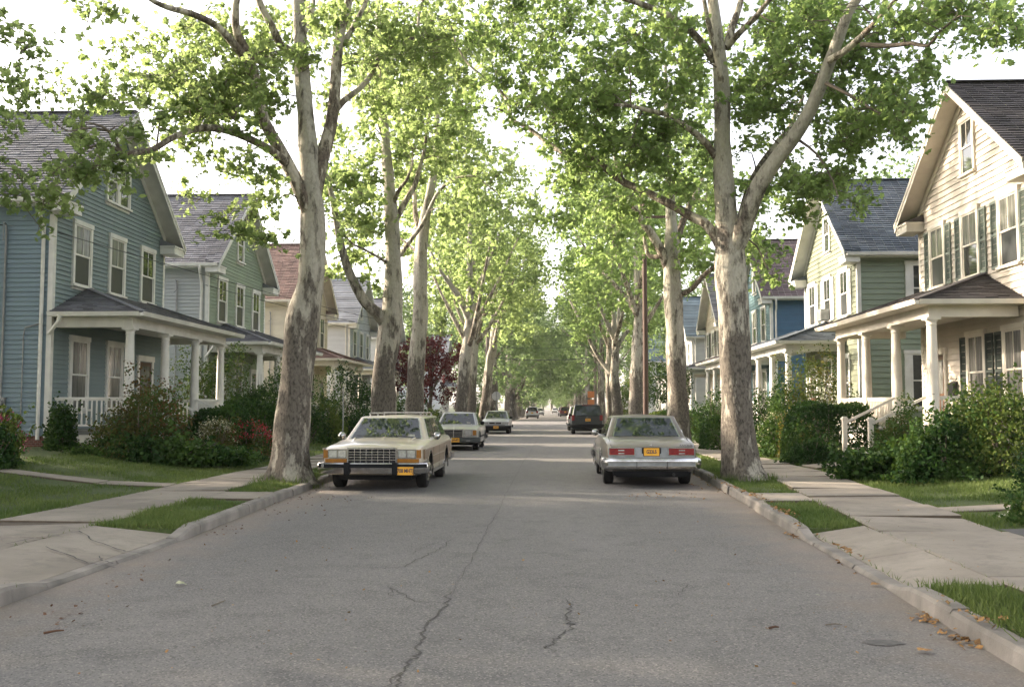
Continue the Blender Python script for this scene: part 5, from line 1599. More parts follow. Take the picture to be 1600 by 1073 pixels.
# ------------------------------------------------------------------ grass
def grass(name, areas, seed):
    rs = np.random.RandomState(seed)
    P, sz = [], []
    for (xa, xb, ya, yb, dens, hgt) in areas:
        A = (yb - ya) * 2.0
        n = int(dens * (yb - ya) * max(.2, abs((xb(ya) if callable(xb) else xb) - (xa(ya) if callable(xa) else xa))))
        y = rs.uniform(ya, yb, n); u = rs.uniform(0, 1, n)
        x0 = np.array([xa(t) if callable(xa) else xa for t in y]); x1 = np.array([xb(t) if callable(xb) else xb for t in y])
        edge = rs.normal(size=n) * .06
        x = x0 + (x1 - x0) * u + edge
        patch = np.sin(x * 3.1 + y * 1.7) * np.sin(x * 1.3 - y * 2.3) + np.sin(y * .9 + x * .6) * .5 + rs.normal(size=n) * .45
        k = patch > -.55
        x, y, patch = x[k], y[k], patch[k]
        P.append(np.stack([x, y, [H(a, b_) for a, b_ in zip(x, y)]], 1)); sz.append(hgt * (.65 + .35 * np.clip(patch, -.5, 1.2)) * rs.uniform(.5, 1.3, len(x)))
    P = np.concatenate(P); sz = np.concatenate(sz); n = len(P)
    a = rs.uniform(0, 6.28, n); w = .0035 + .0055 * sz / .08 * rs.uniform(.6, 1.2, n) * np.clip(P[:, 1] / 14, .8, 2.2)
    lean = rs.normal(size=(n, 2)) * .45
    t = np.stack([np.cos(a) * w, np.sin(a) * w, np.zeros(n)], 1)
    top = P + np.stack([lean[:, 0] * sz, lean[:, 1] * sz, sz], 1)
    P[:, 2] -= .01
    v = np.stack([P - t, P + t, top], 1).reshape(-1, 3)
    f = np.arange(n * 3, dtype=np.int32).reshape(-1, 3)
    o = link(name, np_mesh(name, v, f, M['grass']))
    return o


vl0 = lambda y: kl(y) - .19
vr0 = lambda y: kr(y) + .19
vr1 = lambda y: xr(y) - .03
lr0 = lambda y: xr(y) + 1.53
tag(grass('verge_grass', [(vl0, -5.72, 4.5, 8.2, 2600, .085), (vl0, -5.72, 11.9, 15.5, 2800, .085), (vl0, -5.72, 16.8, 26, 2000, .075), (vl0, -5.72, 26, 45, 700, .08),
                          (vr0, vr1, 4.0, 8.4, 3000, .09), (vr0, vr1, 12.3, 15.5, 2800, .085), (vr0, vr1, 17.0, 26, 2000, .075), (vr0, vr1, 26, 45, 700, .08)], 1), 'tufty green grass of the verges between kerb and pavement', 'grass', kind='stuff')
tag(grass('lawn_grass', [(-7.18, -13, 11.95, 17.8, 900, .075), (-7.18, -11.5, 18.4, 24, 900, .075), (-7.18, -9.0, 24, 27.5, 700, .075), (-7.18, -9.0, 28.5, 45, 350, .085), (-7.18, -9, 45, 60, 160, .11),
                         (lr0, 8.5, 12.3, 14.1, 1400, .085), (lr0, 9.5, 14.7, 18.5, 1200, .08), (lr0, 8.0, 18.5, 23.6, 1100, .08), (lr0, 7.2, 25.2, 36, 600, .085), (lr0, 7.2, 36, 60, 200, .11)], 2), 'mown green grass of the front lawns', 'grass', kind='stuff')

# weeds in the pavement joints and at the kerb
rs = np.random.RandomState(5)
pts = []
for _ in range(900):
    q = rs.uniform()
    if q < .35: y = rs.uniform(5, 24); pts.append((kr(y) + .165 + rs.normal() * .012, y, .125 if not DRIVE_R[0] < y < DRIVE_R[1] else .05))
    elif q < .6: y = rs.uniform(5, 24); pts.append((xr(y) + rs.normal() * .02, y, .12))
    elif q < .8: y = rs.uniform(6, 24); pts.append((-5.7 + rs.normal() * .02, y, .12))
    else: y = rs.uniform(6, 24); pts.append((-7.16 + rs.normal() * .03, y, .12))
P = np.array(pts); n = len(P); sz = rs.uniform(.02, .07, n)
a = rs.uniform(0, 6.28, n); t = np.stack([np.cos(a), np.sin(a), np.zeros(n)], 1) * .005
top = P + np.stack([rs.normal(size=n) * .03, rs.normal(size=n) * .03, sz], 1)
o = link('weeds', np_mesh('weeds', np.stack([P - t, P + t, top], 1).reshape(-1, 3), np.arange(n * 3).reshape(-1, 3), M['grass']))
tag(o, 'small weeds growing in the joints of kerb and pavement', 'weeds', kind='stuff')

# taller tufts left unmown round the feet of the two front trunks
rs = np.random.RandomState(6); P = []
for bx, by in ((-5.25, 19.4), (3.98, 20.2)):
    a = rs.uniform(0, 6.28, 700); r_ = .42 + np.abs(rs.normal(size=700)) * .16
    P += [(bx + math.cos(q) * w_, by + math.sin(q) * w_, H(bx + math.cos(q) * w_, by + math.sin(q) * w_)) for q, w_ in zip(a, r_)]
P = np.array(P); n = len(P); sz = rs.uniform(.06, .2, n); a = rs.uniform(0, 6.28, n)
t = np.stack([np.cos(a), np.sin(a), np.zeros(n)], 1) * .009
top = P + np.stack([rs.normal(size=n) * .06, rs.normal(size=n) * .06, sz], 1)
o = link('tufts_of_grass', np_mesh('tufts_of_grass', np.stack([P - t, P + t, top], 1).reshape(-1, 3), np.arange(n * 3).reshape(-1, 3), M['grass']))
tag(o, 'long grass tufts round the feet of the two front trunks', 'grass', kind='stuff')

# ------------------------------------------------------------------ fallen leaves, litter, twigs
M['dry_leaf'] = pmat('dry_leaf', (0.30, 0.17, 0.055), (0.17, 0.085, 0.03), 30, 0.8, island=.35)
M['dry_red'] = pmat('dry_red_leaf', (0.13, 0.06, 0.032), (0.09, 0.045, 0.025), 30, 0.8, island=.3)
M['pale_leaf'] = pmat('pale_leaf', (0.36, 0.36, 0.24), (0.26, 0.28, 0.15), 30, 0.7)
rs = np.random.RandomState(9)


def litter(name, label, spots, mat, size, seed):
    rs = np.random.RandomState(seed); P = []
    for x, y, rx, ry, n in spots:
        for _ in range(n):
            X, Y = x + rs.normal() * rx, y + rs.normal() * ry
            z = .008 if kl(Y) + .01 < X < kr(Y) - .01 else .15
            if z < .1: X = min(max(X, kl(Y) + .03), kr(Y) - .03)
            P.append((X, Y, z + abs(rs.normal()) * .012))
    v, f = leaves(np.array(P), size, 'tri', rs, 1.6)
    return tag(link(name, np_mesh(name, v, f, M[mat])), label, 'leaf litter', kind='stuff')


g = lambda px, py: gp(px, py)
litter('fallen_leaves', 'drift of yellow-brown fallen leaves along the right gutter', [(*g(1450, 968), .07, .10, 46), (*g(1510, 1000), .10, .12, 70), (*g(1225, 815), .06, .35, 60), (*g(1185, 790), .05, .5, 60), (*g(1240, 838), .04, .15, 40), (3.3, 17.5, .04, 1.5, 90), (*g(1320, 880), .03, .4, 40), (*g(1030, 775), .35, .4, 50), (3.34, 21.5, .05, 2.0, 70), (*g(1100, 760), .2, .5, 40)], 'dry_leaf', .05, 3)
litter('reddish_litter', 'scattered reddish twigs and leaf bits along the left gutter', [(*g(480, 780), .5, .5, 46), (*g(440, 800), .4, .6, 40), (*g(520, 780), .3, .4, 24), (*g(350, 830), .15, .4, 24), (*g(100, 960), .25, .25, 26), (*g(200, 900), .1, .5, 14), (-4.45, 18, .08, 2, 50)], 'dry_red', .038, 4)
litter('leaf_bits', 'tiny scraps of leaf scattered over the road', [(-.7, 9, 1.9, 3.5, 70), (1.6, 8, 1.0, 2.2, 60), (-3, 9, .8, 2.5, 40), (-5, 13, 1, 3, 30), (4.6, 11, .6, 3, 30)], 'dry_leaf', .028, 5)


def one_leaf(name, label, cat, px, py, size, mat, seed, kind='lobed', z=.01):
    x, y = gp(px, py); rs = np.random.RandomState(seed)
    v, f = leaves(np.zeros((1, 3)), size, kind, rs, 6)
    v[:, 2] += .2 * size * np.abs(v[:, 1]) / size + .02
    o = link(name, np_mesh(name, v, f, M[mat]), None, (x, y, z))
    return tag(o, label, cat)


one_leaf('fallen_leaf', 'pale green fallen leaf lying alone on the left half of the road', 'leaf', 283, 915, .12, 'pale_leaf', 1)
one_leaf('fallen_leaf', 'curled tan fallen leaf against the dropped kerb on the right', 'leaf', 1368, 916, .15, 'dry_leaf', 2)
one_leaf('fallen_leaf', 'small pale leaf on the road left of the tan curled one', 'leaf', 1278, 934, .08, 'pale_leaf', 3)
one_leaf('fallen_leaf', 'yellow leaf lying on the road below the oily patch', 'leaf', 1443, 1020, .09, 'dry_leaf', 4)


def stick(label, p, q, r, mat, name='twig'):
    a, b = gp(*p), gp(*q); m = MB()
    A, B = Vector((a[0], a[1], .012)), Vector((b[0], b[1], .014)); mid = (A + B) / 2 + Vector((.01, .012, .004))
    m.tube([A, mid, B], [r, r * .9, r * .5], 6)
    return tag(m.build(name, M[mat], smooth_angle=60), label, 'twig')


stick('reddish bark strip lying on the road at lower left', (68, 991), (100, 987), .009, 'dry_red', 'bark_strip')
stick('short brown bark strip on the right half of the road', (1202, 983), (1217, 982), .010, 'dry_red', 'bark_strip')
stick('thin dark twig on the road near the left leaf', (331, 948), (352, 940), .006, 'twig')
stick('thin twig lying on the road beside the oily patch', (1290, 978), (1316, 978), .006, 'twig')
# oily patch and a paler mend
m = MB(); x, y = gp(1381, 1004); rg = random.Random(3); n = 22
ring = [(x + math.cos(2 * math.pi * i / n) * .14 * rg.uniform(.75, 1.15), y + math.sin(2 * math.pi * i / n) * .085 * rg.uniform(.75, 1.15), .005) for i in range(n)]
m.add(ring, [tuple(range(n))]); m.build('oil_stain', pmat('oil_stain', (.07, .067, .063), (.11, .105, .098), 14, .85), road, fix=False)

# ------------------------------------------------------------------ poles, wires, signs
def pole(label, x, y, h, r, mat, arms=()):
    t = thing('utility_pole', label, 'utility pole', (x, y, H(x, y) - .05))
    m = MB(); m.tube([(0, 0, 0), (.01, 0, h * .4), (.0, 0, h)], [r, r * .88, r * .7], 14)
    m.build('shaft', M[mat], t, smooth_angle=50)
    for z, L in arms:
        m = MB(); m.box((-L / 2, -.16, z - .05), (L / 2, -.05 - r * .5, z + .06)); m.build('crossarm', M[mat], t)
        for u in (-.45, -.2, .2, .45):
            m = MB(); m.lathe([(.02, 0), (.045, .03), (.03, .07), (.045, .1), (.02, .14)], 8, (u * L, -.12, z + .06)); m.build('insulator', M['metal'], t)
    return t


pole('tall red-brown wooden utility pole behind the tan sedan', 4.05, 42.0, 10.5, .125, 'pole', ((9.8, 2.2),))
pole('thin paired utility pole far down on the right, behind the dark suv', 4.0, 89.5, 9.0, .16, 'pole_grey', ((8.4, 2.0),))
pole('slimmer post touching the paired utility pole on the right', 4.75, 90.2, 8.6, .13, 'pole')
pole('grey utility pole on the left by the leaning dark tree', -5.3, 80.0, 8.2, .23, 'pole_grey', ((7.6, 2.0),))


def wire(label, a, b, sag, r=.012, group='overhead wires'):
    a, b = Vector(a), Vector(b); m = MB(); n = 18
    pts = [a.lerp(b, i / n) - Vector((0, 0, sag * 4 * (i / n) * (1 - i / n))) for i in range(n + 1)]
    m.tube([p - a for p in pts], r, 5)
    return tag(m.build('overhead_wire', M['wire'], None, a, 60), label, 'wire', group)


wire('service wire from the blue house mast across its front', (-13.27, 24.8, 6.28), (-5.3, 79.8, 7.4), .5)
wire('service wire from the green house mast', (-13.27, 36.4, 6.28), (-5.3, 79.8, 7.2), .5)
wire('service wire from the cream house mast', (-13.27, 48.9, 6.28), (-5.3, 79.8, 7.0), .4)
wire('service wire running left out of view from the blue house mast', (-14.5, 24.75, 6.4), (-22, 14, 7.6), .3)
wire('thick cable crossing above the street before the crossing', (-5.3, 79.8, 5.75), (4.0, 89.4, 6.2), .25, .03)
wire('upper of two thin wires crossing above the street', (-5.3, 79.8, 7.65), (4.0, 89.4, 8.4), .2, .014)
wire('lower of two thin wires crossing above the street', (-5.3, 79.8, 6.6), (4.0, 89.4, 7.3), .2, .014)
wire('long wire running down the right side between poles', (4.05, 41.9, 9.7), (4.0, 89.4, 8.5), .5, .014)

t = thing('stop_sign', 'stop sign seen from its bare grey back, on a post by the left kerb', 'sign', (-4.95, 86.5, .1))
m = MB(); m.box((-.03, -.02, 0), (.03, .02, 2.95)); m.build('post', M['metal'], t)
m = MB(); m.prism([(.42 * math.cos(R(22.5 + 45 * i)), .03, 2.5 + .42 * math.sin(R(22.5 + 45 * i))) for i in range(8)], (0, .006, 0))
m.build('sign_panel', pmat('sign_back', (.50, .50, .48), (.42, .42, .41), 5, .5, metal=.3), t)
M['orange'] = pmat('orange_sign', (.50, .17, .05), (.42, .15, .05), 6, .5)
t = thing('road_work_sign', 'pair of orange work signs one above the other beside the far pole', 'sign', (3.55, 88.0, .1))
m = MB(); m.box((-.03, .0, 0), (.03, .04, 3.0)); m.build('post', M['metal'], t)
for z in (1.6, 2.35): m = MB(); m.box((-.30, -.03, z), (.30, -.002, z + .6)); m.build('sign_panel', M['orange'], t)

# thin metal sign-less post by the wagon and the white stair rail near it
t = thing('thin_post', 'thin grey metal stake on the lawn left of the wagon windscreen', 'stake', (-7.6, 35.0, H(-7.6, 35)))
m = MB(); m.tube([(0, 0, 0), (.02, 0, 1.1), (.0, 0, 2.2)], [.022, .022, .018], 7)
m.build('stake', M['metal'], t, smooth_angle=50)
t = thing('wooden_gate_post', 'reddish wooden gate panel behind the stout trunk on the right', 'gate', (5.95, 31.2, H(5.95, 31.2)), R(10))
for i in range(4):
    m = MB(); m.box((i * .12, -.02, .02), (i * .12 + .105, .0, 1.12 + .03 * (i % 2))); m.build('board', M['pole'], t)
for z in (.25, .85): m = MB(); m.box((-.02, .001, z), (.5, .04, z + .09)); m.build('rail', M['pole'], t)
m = MB(); m.box((-.12, -.05, 0), (-.021, .05, 1.25)); m.build('post', M['pole'], t)
t = thing('garden_stone', 'pale rounded stone on the grass at the right frame edge', 'stone', (6.3, 11.85, H(6.3, 11.85)))
m = MB(); m.lathe([(.02, -.05), (.17, -.03), (.2, .03), (.14, .1), (.02, .13)], 12); m.build('stone', M['concrete'], t, smooth_angle=70)
for px, lab in ((1, 'first'),):
    t = thing('picket_fence', 'white picket fence glimpsed behind the trunks below the maroon tree', 'fence', (-9.5, 78.0, H(-9.5, 78)))
    for i in range(16):
        m = MB(); m.box((-.05, i * .5, 0), (0, i * .5 + .3, 1.15)); m.build('picket', M['white'], t)
    m = MB(); m.box((.001, 0, .3), (.04, 8, .4)); m.box((.001, 0, .85), (.04, 8, .95)); m.build('rail', M['white'], t)
# ------------------------------------------------------------------ cars
def paint(name, c, c2=None, coat=.6): return pmat(name, c, c2 or [x * .92 for x in c], 1.5, .32, 0, spec=.5, coat=coat)


def text_mesh(name, cu, parent, loc):
    tmp = link('text_tmp', cu)
    me = bpy.data.meshes.new_from_object(tmp.evaluated_get(bpy.context.evaluated_depsgraph_get()))
    bpy.data.objects.remove(tmp)
    return link(name, me, parent, loc)


def loft(stations):
    mb = MB(); rings = []
    for y, w, zb, zs, zt in stations:
        half = [(0, zb), (w * .88, zb), (w * .965, zb + .05), (w, zb + (zs - zb) * .42), (w * .995, zb + (zs - zb) * .62), (w * .985, zs - .07), (w * .955, zs - .015), (w * .90, zs + (zt - zs) * .25), (w * .5, zs + (zt - zs) * .85), (0, zt)]
        rings.append([(x, y, z) for x, z in half] + [(-x, y, z) for x, z in half[-2:0:-1]])
    n = len(rings[0])
    for r in rings: mb.v += [tuple(p) for p in r]
    for i in range(len(rings) - 1):
        for k in range(n):
            mb.f.append((i * n + k, i * n + (k + 1) % n, (i + 1) * n + (k + 1) % n, (i + 1) * n + k)); mb.m.append(0)
    mb.f.append(tuple(range(n))); mb.m.append(0)
    mb.f.append(tuple((len(rings) - 1) * n + k for k in range(n - 1, -1, -1))); mb.m.append(0)
    return mb


class Car:
    def __init__(self, name, label, loc, rz, st, gh, wb, wr, body, trim='chrome', roofmat=None, panes=((.06, .36), (.42, .68), (.73, .95)), hub='chrome', arch=True, group='cars parked along the kerbs', mirror='chrome', cat='car'):
        self.t = thing(name, label, cat, loc, rz, group)
        self.st, self.gh, self.body, self.wr, self.wb = st, gh, body, wr, wb
        W = max(s[1] for s in st)
        self.W = W
        tmp = link('car_tmp', loft(st).mesh('body', [body, M['dark']]))
        cut = MB()
        for y in (-wb / 2, wb / 2):
            for sx_ in (-1, 1):
                cut.lathe([(wr + .055, 0), (wr + .055, .42)], 28, (sx_ * (W - .16) - .21 + (.0), y, wr + .01), 'x', 1)
        cm = cut.mesh('wheel_wells', [body, M['dark']]); co = link('cut_tmp', cm)
        md = tmp.modifiers.new('wells', 'BOOLEAN'); md.operation = 'DIFFERENCE'; md.object = co; md.solver = 'EXACT'
        dg = bpy.context.evaluated_depsgraph_get()
        me = bpy.data.meshes.new_from_object(tmp.evaluated_get(dg))
        bpy.data.objects.remove(tmp); bpy.data.objects.remove(co)
        me.polygons.foreach_set('use_smooth', [True] * len(me.polygons)); me.set_sharp_from_angle(angle=R(28))
        self.b = link('body', me, self.t)
        # greenhouse
        (ybr, ytr, ytf, ybf, wbm, wt, zb, zt) = gh
        self.A = [Vector((-wbm, ybr, zb)), Vector((wbm, ybr, zb)), Vector((wbm, ybf, zb)), Vector((-wbm, ybf, zb))]
        self.T = [Vector((-wt, ytr, zt)), Vector((wt, ytr, zt)), Vector((wt, ytf, zt)), Vector((-wt, ytf, zt))]
        bm = bmesh.new()
        lo = [bm.verts.new(p - Vector((0, 0, .03))) for p in self.A]; hi = [bm.verts.new(p) for p in self.T]
        cr = [bm.verts.new((0, ytr + .04, zt + .035)), bm.verts.new((0, ytf - .04, zt + .035))]
        f = bm.faces.new
        f((lo[3], lo[2], lo[1], lo[0]))
        f((lo[1], lo[2], hi[2], hi[1])); f((lo[3], lo[0], hi[0], hi[3]))
        f((lo[0], lo[1], hi[1], cr[0], hi[0])); f((lo[2], lo[3], hi[3], cr[1], hi[2]))
        f((hi[0], cr[0], cr[1], hi[3])); f((cr[0], hi[1], hi[2], cr[1]))
        bm.edges.ensure_lookup_table()
        ed = [e for e in bm.edges if not all(v in lo for v in e.verts) and not (e.verts[0] in cr and e.verts[1] in cr)]
        bmesh.ops.bevel(bm, geom=ed, offset=.055, segments=3, affect='EDGES', profile=.6)
        bmesh.ops.recalc_face_normals(bm, faces=bm.faces)
        me = bpy.data.meshes.new('roof'); bm.to_mesh(me); bm.free()
        me.materials.append(roofmat or body)
        me.polygons.foreach_set('use_smooth', [True] * len(me.polygons)); me.set_sharp_from_angle(angle=R(35))
        self.roof = link('roof', me, self.t)
        A, T = self.A, self.T
        self.pane('windscreen', (A[3], A[2], T[2], T[3]), (.07, .93, .06, .91), trim)
        self.pane('rear_window', (A[0], A[1], T[1], T[0]), (.09, .91, .08, .90), trim)
        for (p, q, r_, s_) in ((A[1], A[2], T[2], T[1]), (A[0], A[3], T[3], T[0])):
            for a, b in panes: self.pane('side_window', (p, q, r_, s_), (a, b, .07, .88), trim)
        for y in (-wb / 2, wb / 2):
            for sx_ in (-1, 1): self.wheel(sx_, y, hub)
        if arch:
            for y in (-wb / 2, wb / 2):
                for sx_ in (-1, 1):
                    m = MB(); ro = wr + .058
                    pts = [(sx_ * (W + .001), y + math.cos(R(a)) * ro, wr + .01 + math.sin(R(a)) * ro) for a in range(-18, 199, 12)]
                    m.tube(pts, .012, 5); m.build('arch_trim', M[trim], self.t, smooth_angle=50)
        for sx_ in (-1, 1):
            m = MB(); y = ybf - .45
            m.lathe([(.03, 0), (.075, .02), (.085, .08), (.06, .13), (.01, .15)], 10, (sx_ * (W + .02), y - .08, zb + .07), 'y'); m.bar((sx_ * (wbm - .02), y, zb + .0), (sx_ * (W + .01), y, zb + .05), .05, .03)
            m.build('door_mirror', M[mirror], self.t, smooth_angle=50)
        # underside, so that no light shows where axles and floor are
        m = MB(); m.box((-W * .72, st[-1][0] + .25 if st[-1][0] < st[0][0] else st[0][0] + .25, .2), (W * .72, max(st[0][0], st[-1][0]) - .3, .34)); m.build('chassis', M['blackplastic'], self.t)

    def pane(self, name, quad, lim, trim):
        p, q, r, s = quad
        a0, a1, h0, h1 = lim
        n = (q - p).cross(s - p).normalized()
        c = (p + q + r + s) / 4
        cen = Vector((0, c.y * .5 + .0, (self.gh[6])))
        if n.dot(c - Vector((0, (self.gh[0] + self.gh[3]) / 2, self.gh[6]))) < 0: n = -n
        P = lambda a, h: p.lerp(q, a).lerp(s.lerp(r, a), h)
        ins = lambda a0, a1, h0, h1, o: [P(a0, h0) + n * o, P(a1, h0) + n * o, P(a1, h1) + n * o, P(a0, h1) + n * o]
        e = .018
        m = MB(); m.prism(ins(a0 - e, a1 + e, h0 - e * 2, h1 + e * 2, -.02), n * .024)
        fr = m.build('window_trim', M[trim], self.t)
        m = MB(); m.prism(ins(a0, a1, h0, h1, -.01), n * .019)
        m.build(name, M['carglass'], fr)

    def wheel(self, sx_, y, hub):
        wr, W = self.wr, self.W
        m = MB(); w = .205
        m.lathe([(wr * .62, 0), (wr * .93, 0), (wr, .03), (wr, w - .03), (wr * .93, w), (wr * .62, w)], 28, (0, 0, 0), 'x')
        x = sx_ * (W - .05); x0 = x - w if sx_ > 0 else x
        o = m.build('wheel', M['rubber'], self.t, (x0, y, wr), 40)
        m = MB(); f = w if sx_ > 0 else 0; d = 1 if sx_ > 0 else -1
        m.lathe([(wr * .64, f + d * -.01), (wr * .60, f + d * .012), (wr * .5, f + d * .004), (wr * .42, f - d * .012), (wr * .2, f + d * .0), (wr * .17, f + d * .03), (wr * .05, f + d * .035)], 24, (0, 0, 0), 'x')
        for k in range(12):
            a = 2 * math.pi * k / 12; c, s = math.cos(a), math.sin(a)
            m.bar((f + d * .004, c * wr * .22, s * wr * .22), (f + d * .008, c * wr * .5, s * wr * .5), .02, .016, 0, (1, 0, 0))
        m.build('hubcap', M[hub], o, smooth_angle=40)

    def add(self, name, mat, fn, sm=None, parent=None):
        m = MB(); fn(m)
        mm = [M[x] if isinstance(x, str) else x for x in (mat if isinstance(mat, list) else [mat])]
        return m.build(name, mm, parent or self.t, smooth_angle=sm)

    def plate(self, text, x, y, z, front, w=.305, h=.152):
        d = 1 if front else -1
        p = self.add('licence_plate', 'plate', lambda m: m.box((x - w / 2, y, z - h / 2), (x + w / 2, y + d * .012, z + h / 2)))
        self.add('plate_frame', 'dark', lambda m: m.box((x - w / 2 - .012, y - .004 * d, z - h / 2 - .012), (x + w / 2 + .012, y + d * .004, z + h / 2 + .012)), parent=p)
        if text:
            cu = bpy.data.curves.new('lettering', 'FONT'); cu.body = text; cu.size = h * .66; cu.align_x = 'CENTER'; cu.align_y = 'CENTER'; cu.extrude = .001
            cu.offset = .0025
            cu.materials.append(M['plateink'])
            o = text_mesh('lettering', cu, p, (x, y + d * .0145, z)); o.rotation_euler = (R(90), 0, math.pi if front else 0); o.scale = (.74, 1, 1)

    def bumper(self, y, w, z0, z1, mat, front, strip=None, wrap=.5):
        d = 1 if front else -1
        def fn(m):
            prof = [(0, z0), (.05, z0 + .01), (.075, z0 + (z1 - z0) * .35), (.08, z0 + (z1 - z0) * .75), (.06, z1 - .01), (0, z1)]
            path = [(-w, -wrap), (-w, -.06), (-w * .93, .0), (-w * .5, .035), (0, .05), (w * .5, .035), (w * .93, 0), (w, -.06), (w, -wrap)]
            vs = []
            for i, (px_, py_) in enumerate(path):
                a, b = path[max(i - 1, 0)], path[min(i + 1, len(path) - 1)]
                t = Vector((b[0] - a[0], b[1] - a[1])).normalized(); nn = Vector((-t.y, t.x))
                for o, z in prof: vs.append((px_ + nn.x * o, y + d * (py_ + nn.y * o), z))
            k = len(prof); fs = []
            for i in range(len(path) - 1):
                for j in range(k): fs.append((i * k + j, i * k + (j + 1) % k, (i + 1) * k + (j + 1) % k, (i + 1) * k + j))
            fs += [tuple(range(k)), tuple((len(path) - 1) * k + j for j in range(k))]
            m.add(vs, fs)
        return self.add('bumper', mat, fn, 40)


# --- cream estate with wood sides, front towards the camera (local +Y is forward)
st = [(2.50, .90, .42, .765, .775), (2.485, .93, .38, .80, .815), (2.38, .955, .31, .84, .86), (2.0, .965, .29, .865, .90), (1.2, .98, .27, .905, .965), (.95, .985, .26, .92, .985), (-1.0, .985, .25, .935, .96), (-2.2, .98, .27, .935, .95), (-2.62, .965, .30, .93, .945), (-2.72, .94, .36, .90, .91)]
w = Car('station_wagon', 'cream station wagon with wood-panel sides and roof rack, nearest on the left', (-3.43, 20.95, 0), math.pi, st, (-2.60, -2.30, .28, 1.02, .86, .655, .93, 1.40), 2.9, .335, paint('cream_car_paint', (.53, .465, .37)), panes=((.03, .27), (.33, .62), (.67, .90)))
w.t.rotation_euler = (0, 0, math.pi)
y = 2.50
w.add('grille', ['chrome', 'dark'], lambda m: [m.box((-.45, y, .545), (.45, y + .012, .80), 1)] + [m.box((-.47, y + .001, z - .006), (.47, y + .032, z + .006)) for z in (.60, .65, .70, .75)] + [m.box((x - .006, y + .001, .55), (x + .006, y + .028, .80)) for x in [-.45 + .9 * i / 8 for i in range(1, 8)]] + [m.box((-.475, y, .80), (.475, y + .045, .835)), m.box((-.475, y, .535), (.475, y + .04, .555)), m.box((-.475, y, .555), (-.452, y + .04, .80)), m.box((.452, y, .555), (.475, y + .04, .80))])
for sx_ in (-1, 1):
    hb = w.add('headlight_bezel', ['chrome', 'greyplastic'], lambda m: [m.box((min(sx_ * .49, sx_ * .84), y, .632), (max(sx_ * .49, sx_ * .84), y + .014, .79), 1)] + [m.box((min(sx_ * a, sx_ * b), y + .002, z0), (max(sx_ * a, sx_ * b), y + .03, z1)) for a, b, z0, z1 in ((.485, .845, .785, .80), (.485, .845, .625, .638), (.485, .50, .638, .785), (.655, .67, .638, .785), (.83, .845, .638, .785))])
    for a in (.578, .75):
        w.add('headlight', 'lens', lambda m: m.prism([(sx_ * a - .072, y + .014, .647), (sx_ * a + .072, y + .014, .647), (sx_ * a + .072, y + .014, .778), (sx_ * a - .072, y + .014, .778)], (0, .014, 0)), parent=hb)
    w.add('indicator', 'amber', lambda m: m.box((min(sx_ * .485, sx_ * .90), y, .555), (max(sx_ * .485, sx_ * .90), y + .022, .62)))
    w.add('corner_lamp', 'amber', lambda m: m.box((min(sx_ * .852, sx_ * .935), y - .05, .632), (max(sx_ * .852, sx_ * .935), y + .018, .79)))
    w.add('bumper_guard', 'blackplastic', lambda m: m.box((sx_ * .46 - .05, y + .10, .33), (sx_ * .46 + .05, y + .185, .555)))
    # simulated wood panel with pale moulding
    X = sx_ * .989
    w.add('wood_panel', 'woodside', lambda m: m.prism([(X - sx_ * .03, -2.55, .42), (X - sx_ * .03, -1.88, .42), (X - sx_ * .03, -1.82, .60), (X - sx_ * .03, -1.45, .75), (X - sx_ * .03, -1.08, .60), (X - sx_ * .03, -1.02, .42), (X - sx_ * .03, 1.02, .42), (X - sx_ * .03, 1.08, .60), (X - sx_ * .03, 1.45, .76), (X - sx_ * .03, 1.82, .60), (X - sx_ * .03, 2.30, .60), (X - sx_ * .03, 2.30, .79), (X - sx_ * .03, -2.55, .83)], (sx_ * .034, 0, 0)))
    w.add('side_moulding', paint('pale_moulding', (.46, .40, .30)), lambda m: [m.bar((X + sx_ * .006, -2.56, .835), (X + sx_ * .006, 2.32, .795), .022, .028), m.bar((X + sx_ * .005, -1.0, .425), (X + sx_ * .005, 1.0, .425), .02, .028), m.bar((X + sx_ * .004, -1.05, .62), (X + sx_ * .004, 1.05, .62), .014, .014)])
    w.add('rocker_trim', 'chrome', lambda m: m.box((min(X - sx_ * .03, X + sx_ * .0), -.98, .27), (max(X - sx_ * .03, X + sx_ * .0), .98, .345)))
    w.add('roof_rail', 'chrome', lambda m: [m.bar((sx_ * .56, -2.1, 1.465), (sx_ * .56, -.2, 1.465), .03, .025)] + [m.box((sx_ * .56 - .015, yy - .03, 1.39), (sx_ * .56 + .015, yy + .03, 1.455)) for yy in (-2.05, -1.2, -.25)])
    w.add('door_seam', 'dark', lambda m: [m.box((min(X, X + sx_ * .0065), yy - .004, .32), (max(X, X + sx_ * .0065), yy + .004, .80)) for yy in (-.95, -.02, .98)])
w.add('roof_crossbar', 'chrome', lambda m: [m.bar((-.56, yy, 1.48), (.56, yy, 1.48), .04, .022) for yy in (-.22, -1.9)])
w.add('hood_crease', paint('cream_car_crease', (.53, .465, .37)), lambda m: [m.bar((sx_ * .50, 2.46, .812), (sx_ * .62, 1.08, .972), .03, .02) for sx_ in (-1, 1)] + [m.bar((0, 2.46, .818), (0, 1.1, .988), .05, .014)])
w.add('wiper', 'blackmetal', lambda m: [m.bar((.1, 1.06, .99), (.6, .96, 1.02), .015), m.bar((-.55, 1.06, .99), (-.05, .97, 1.02), .015)])
w.bumper(2.50, .985, .335, .555, 'chrome', True, wrap=.45)
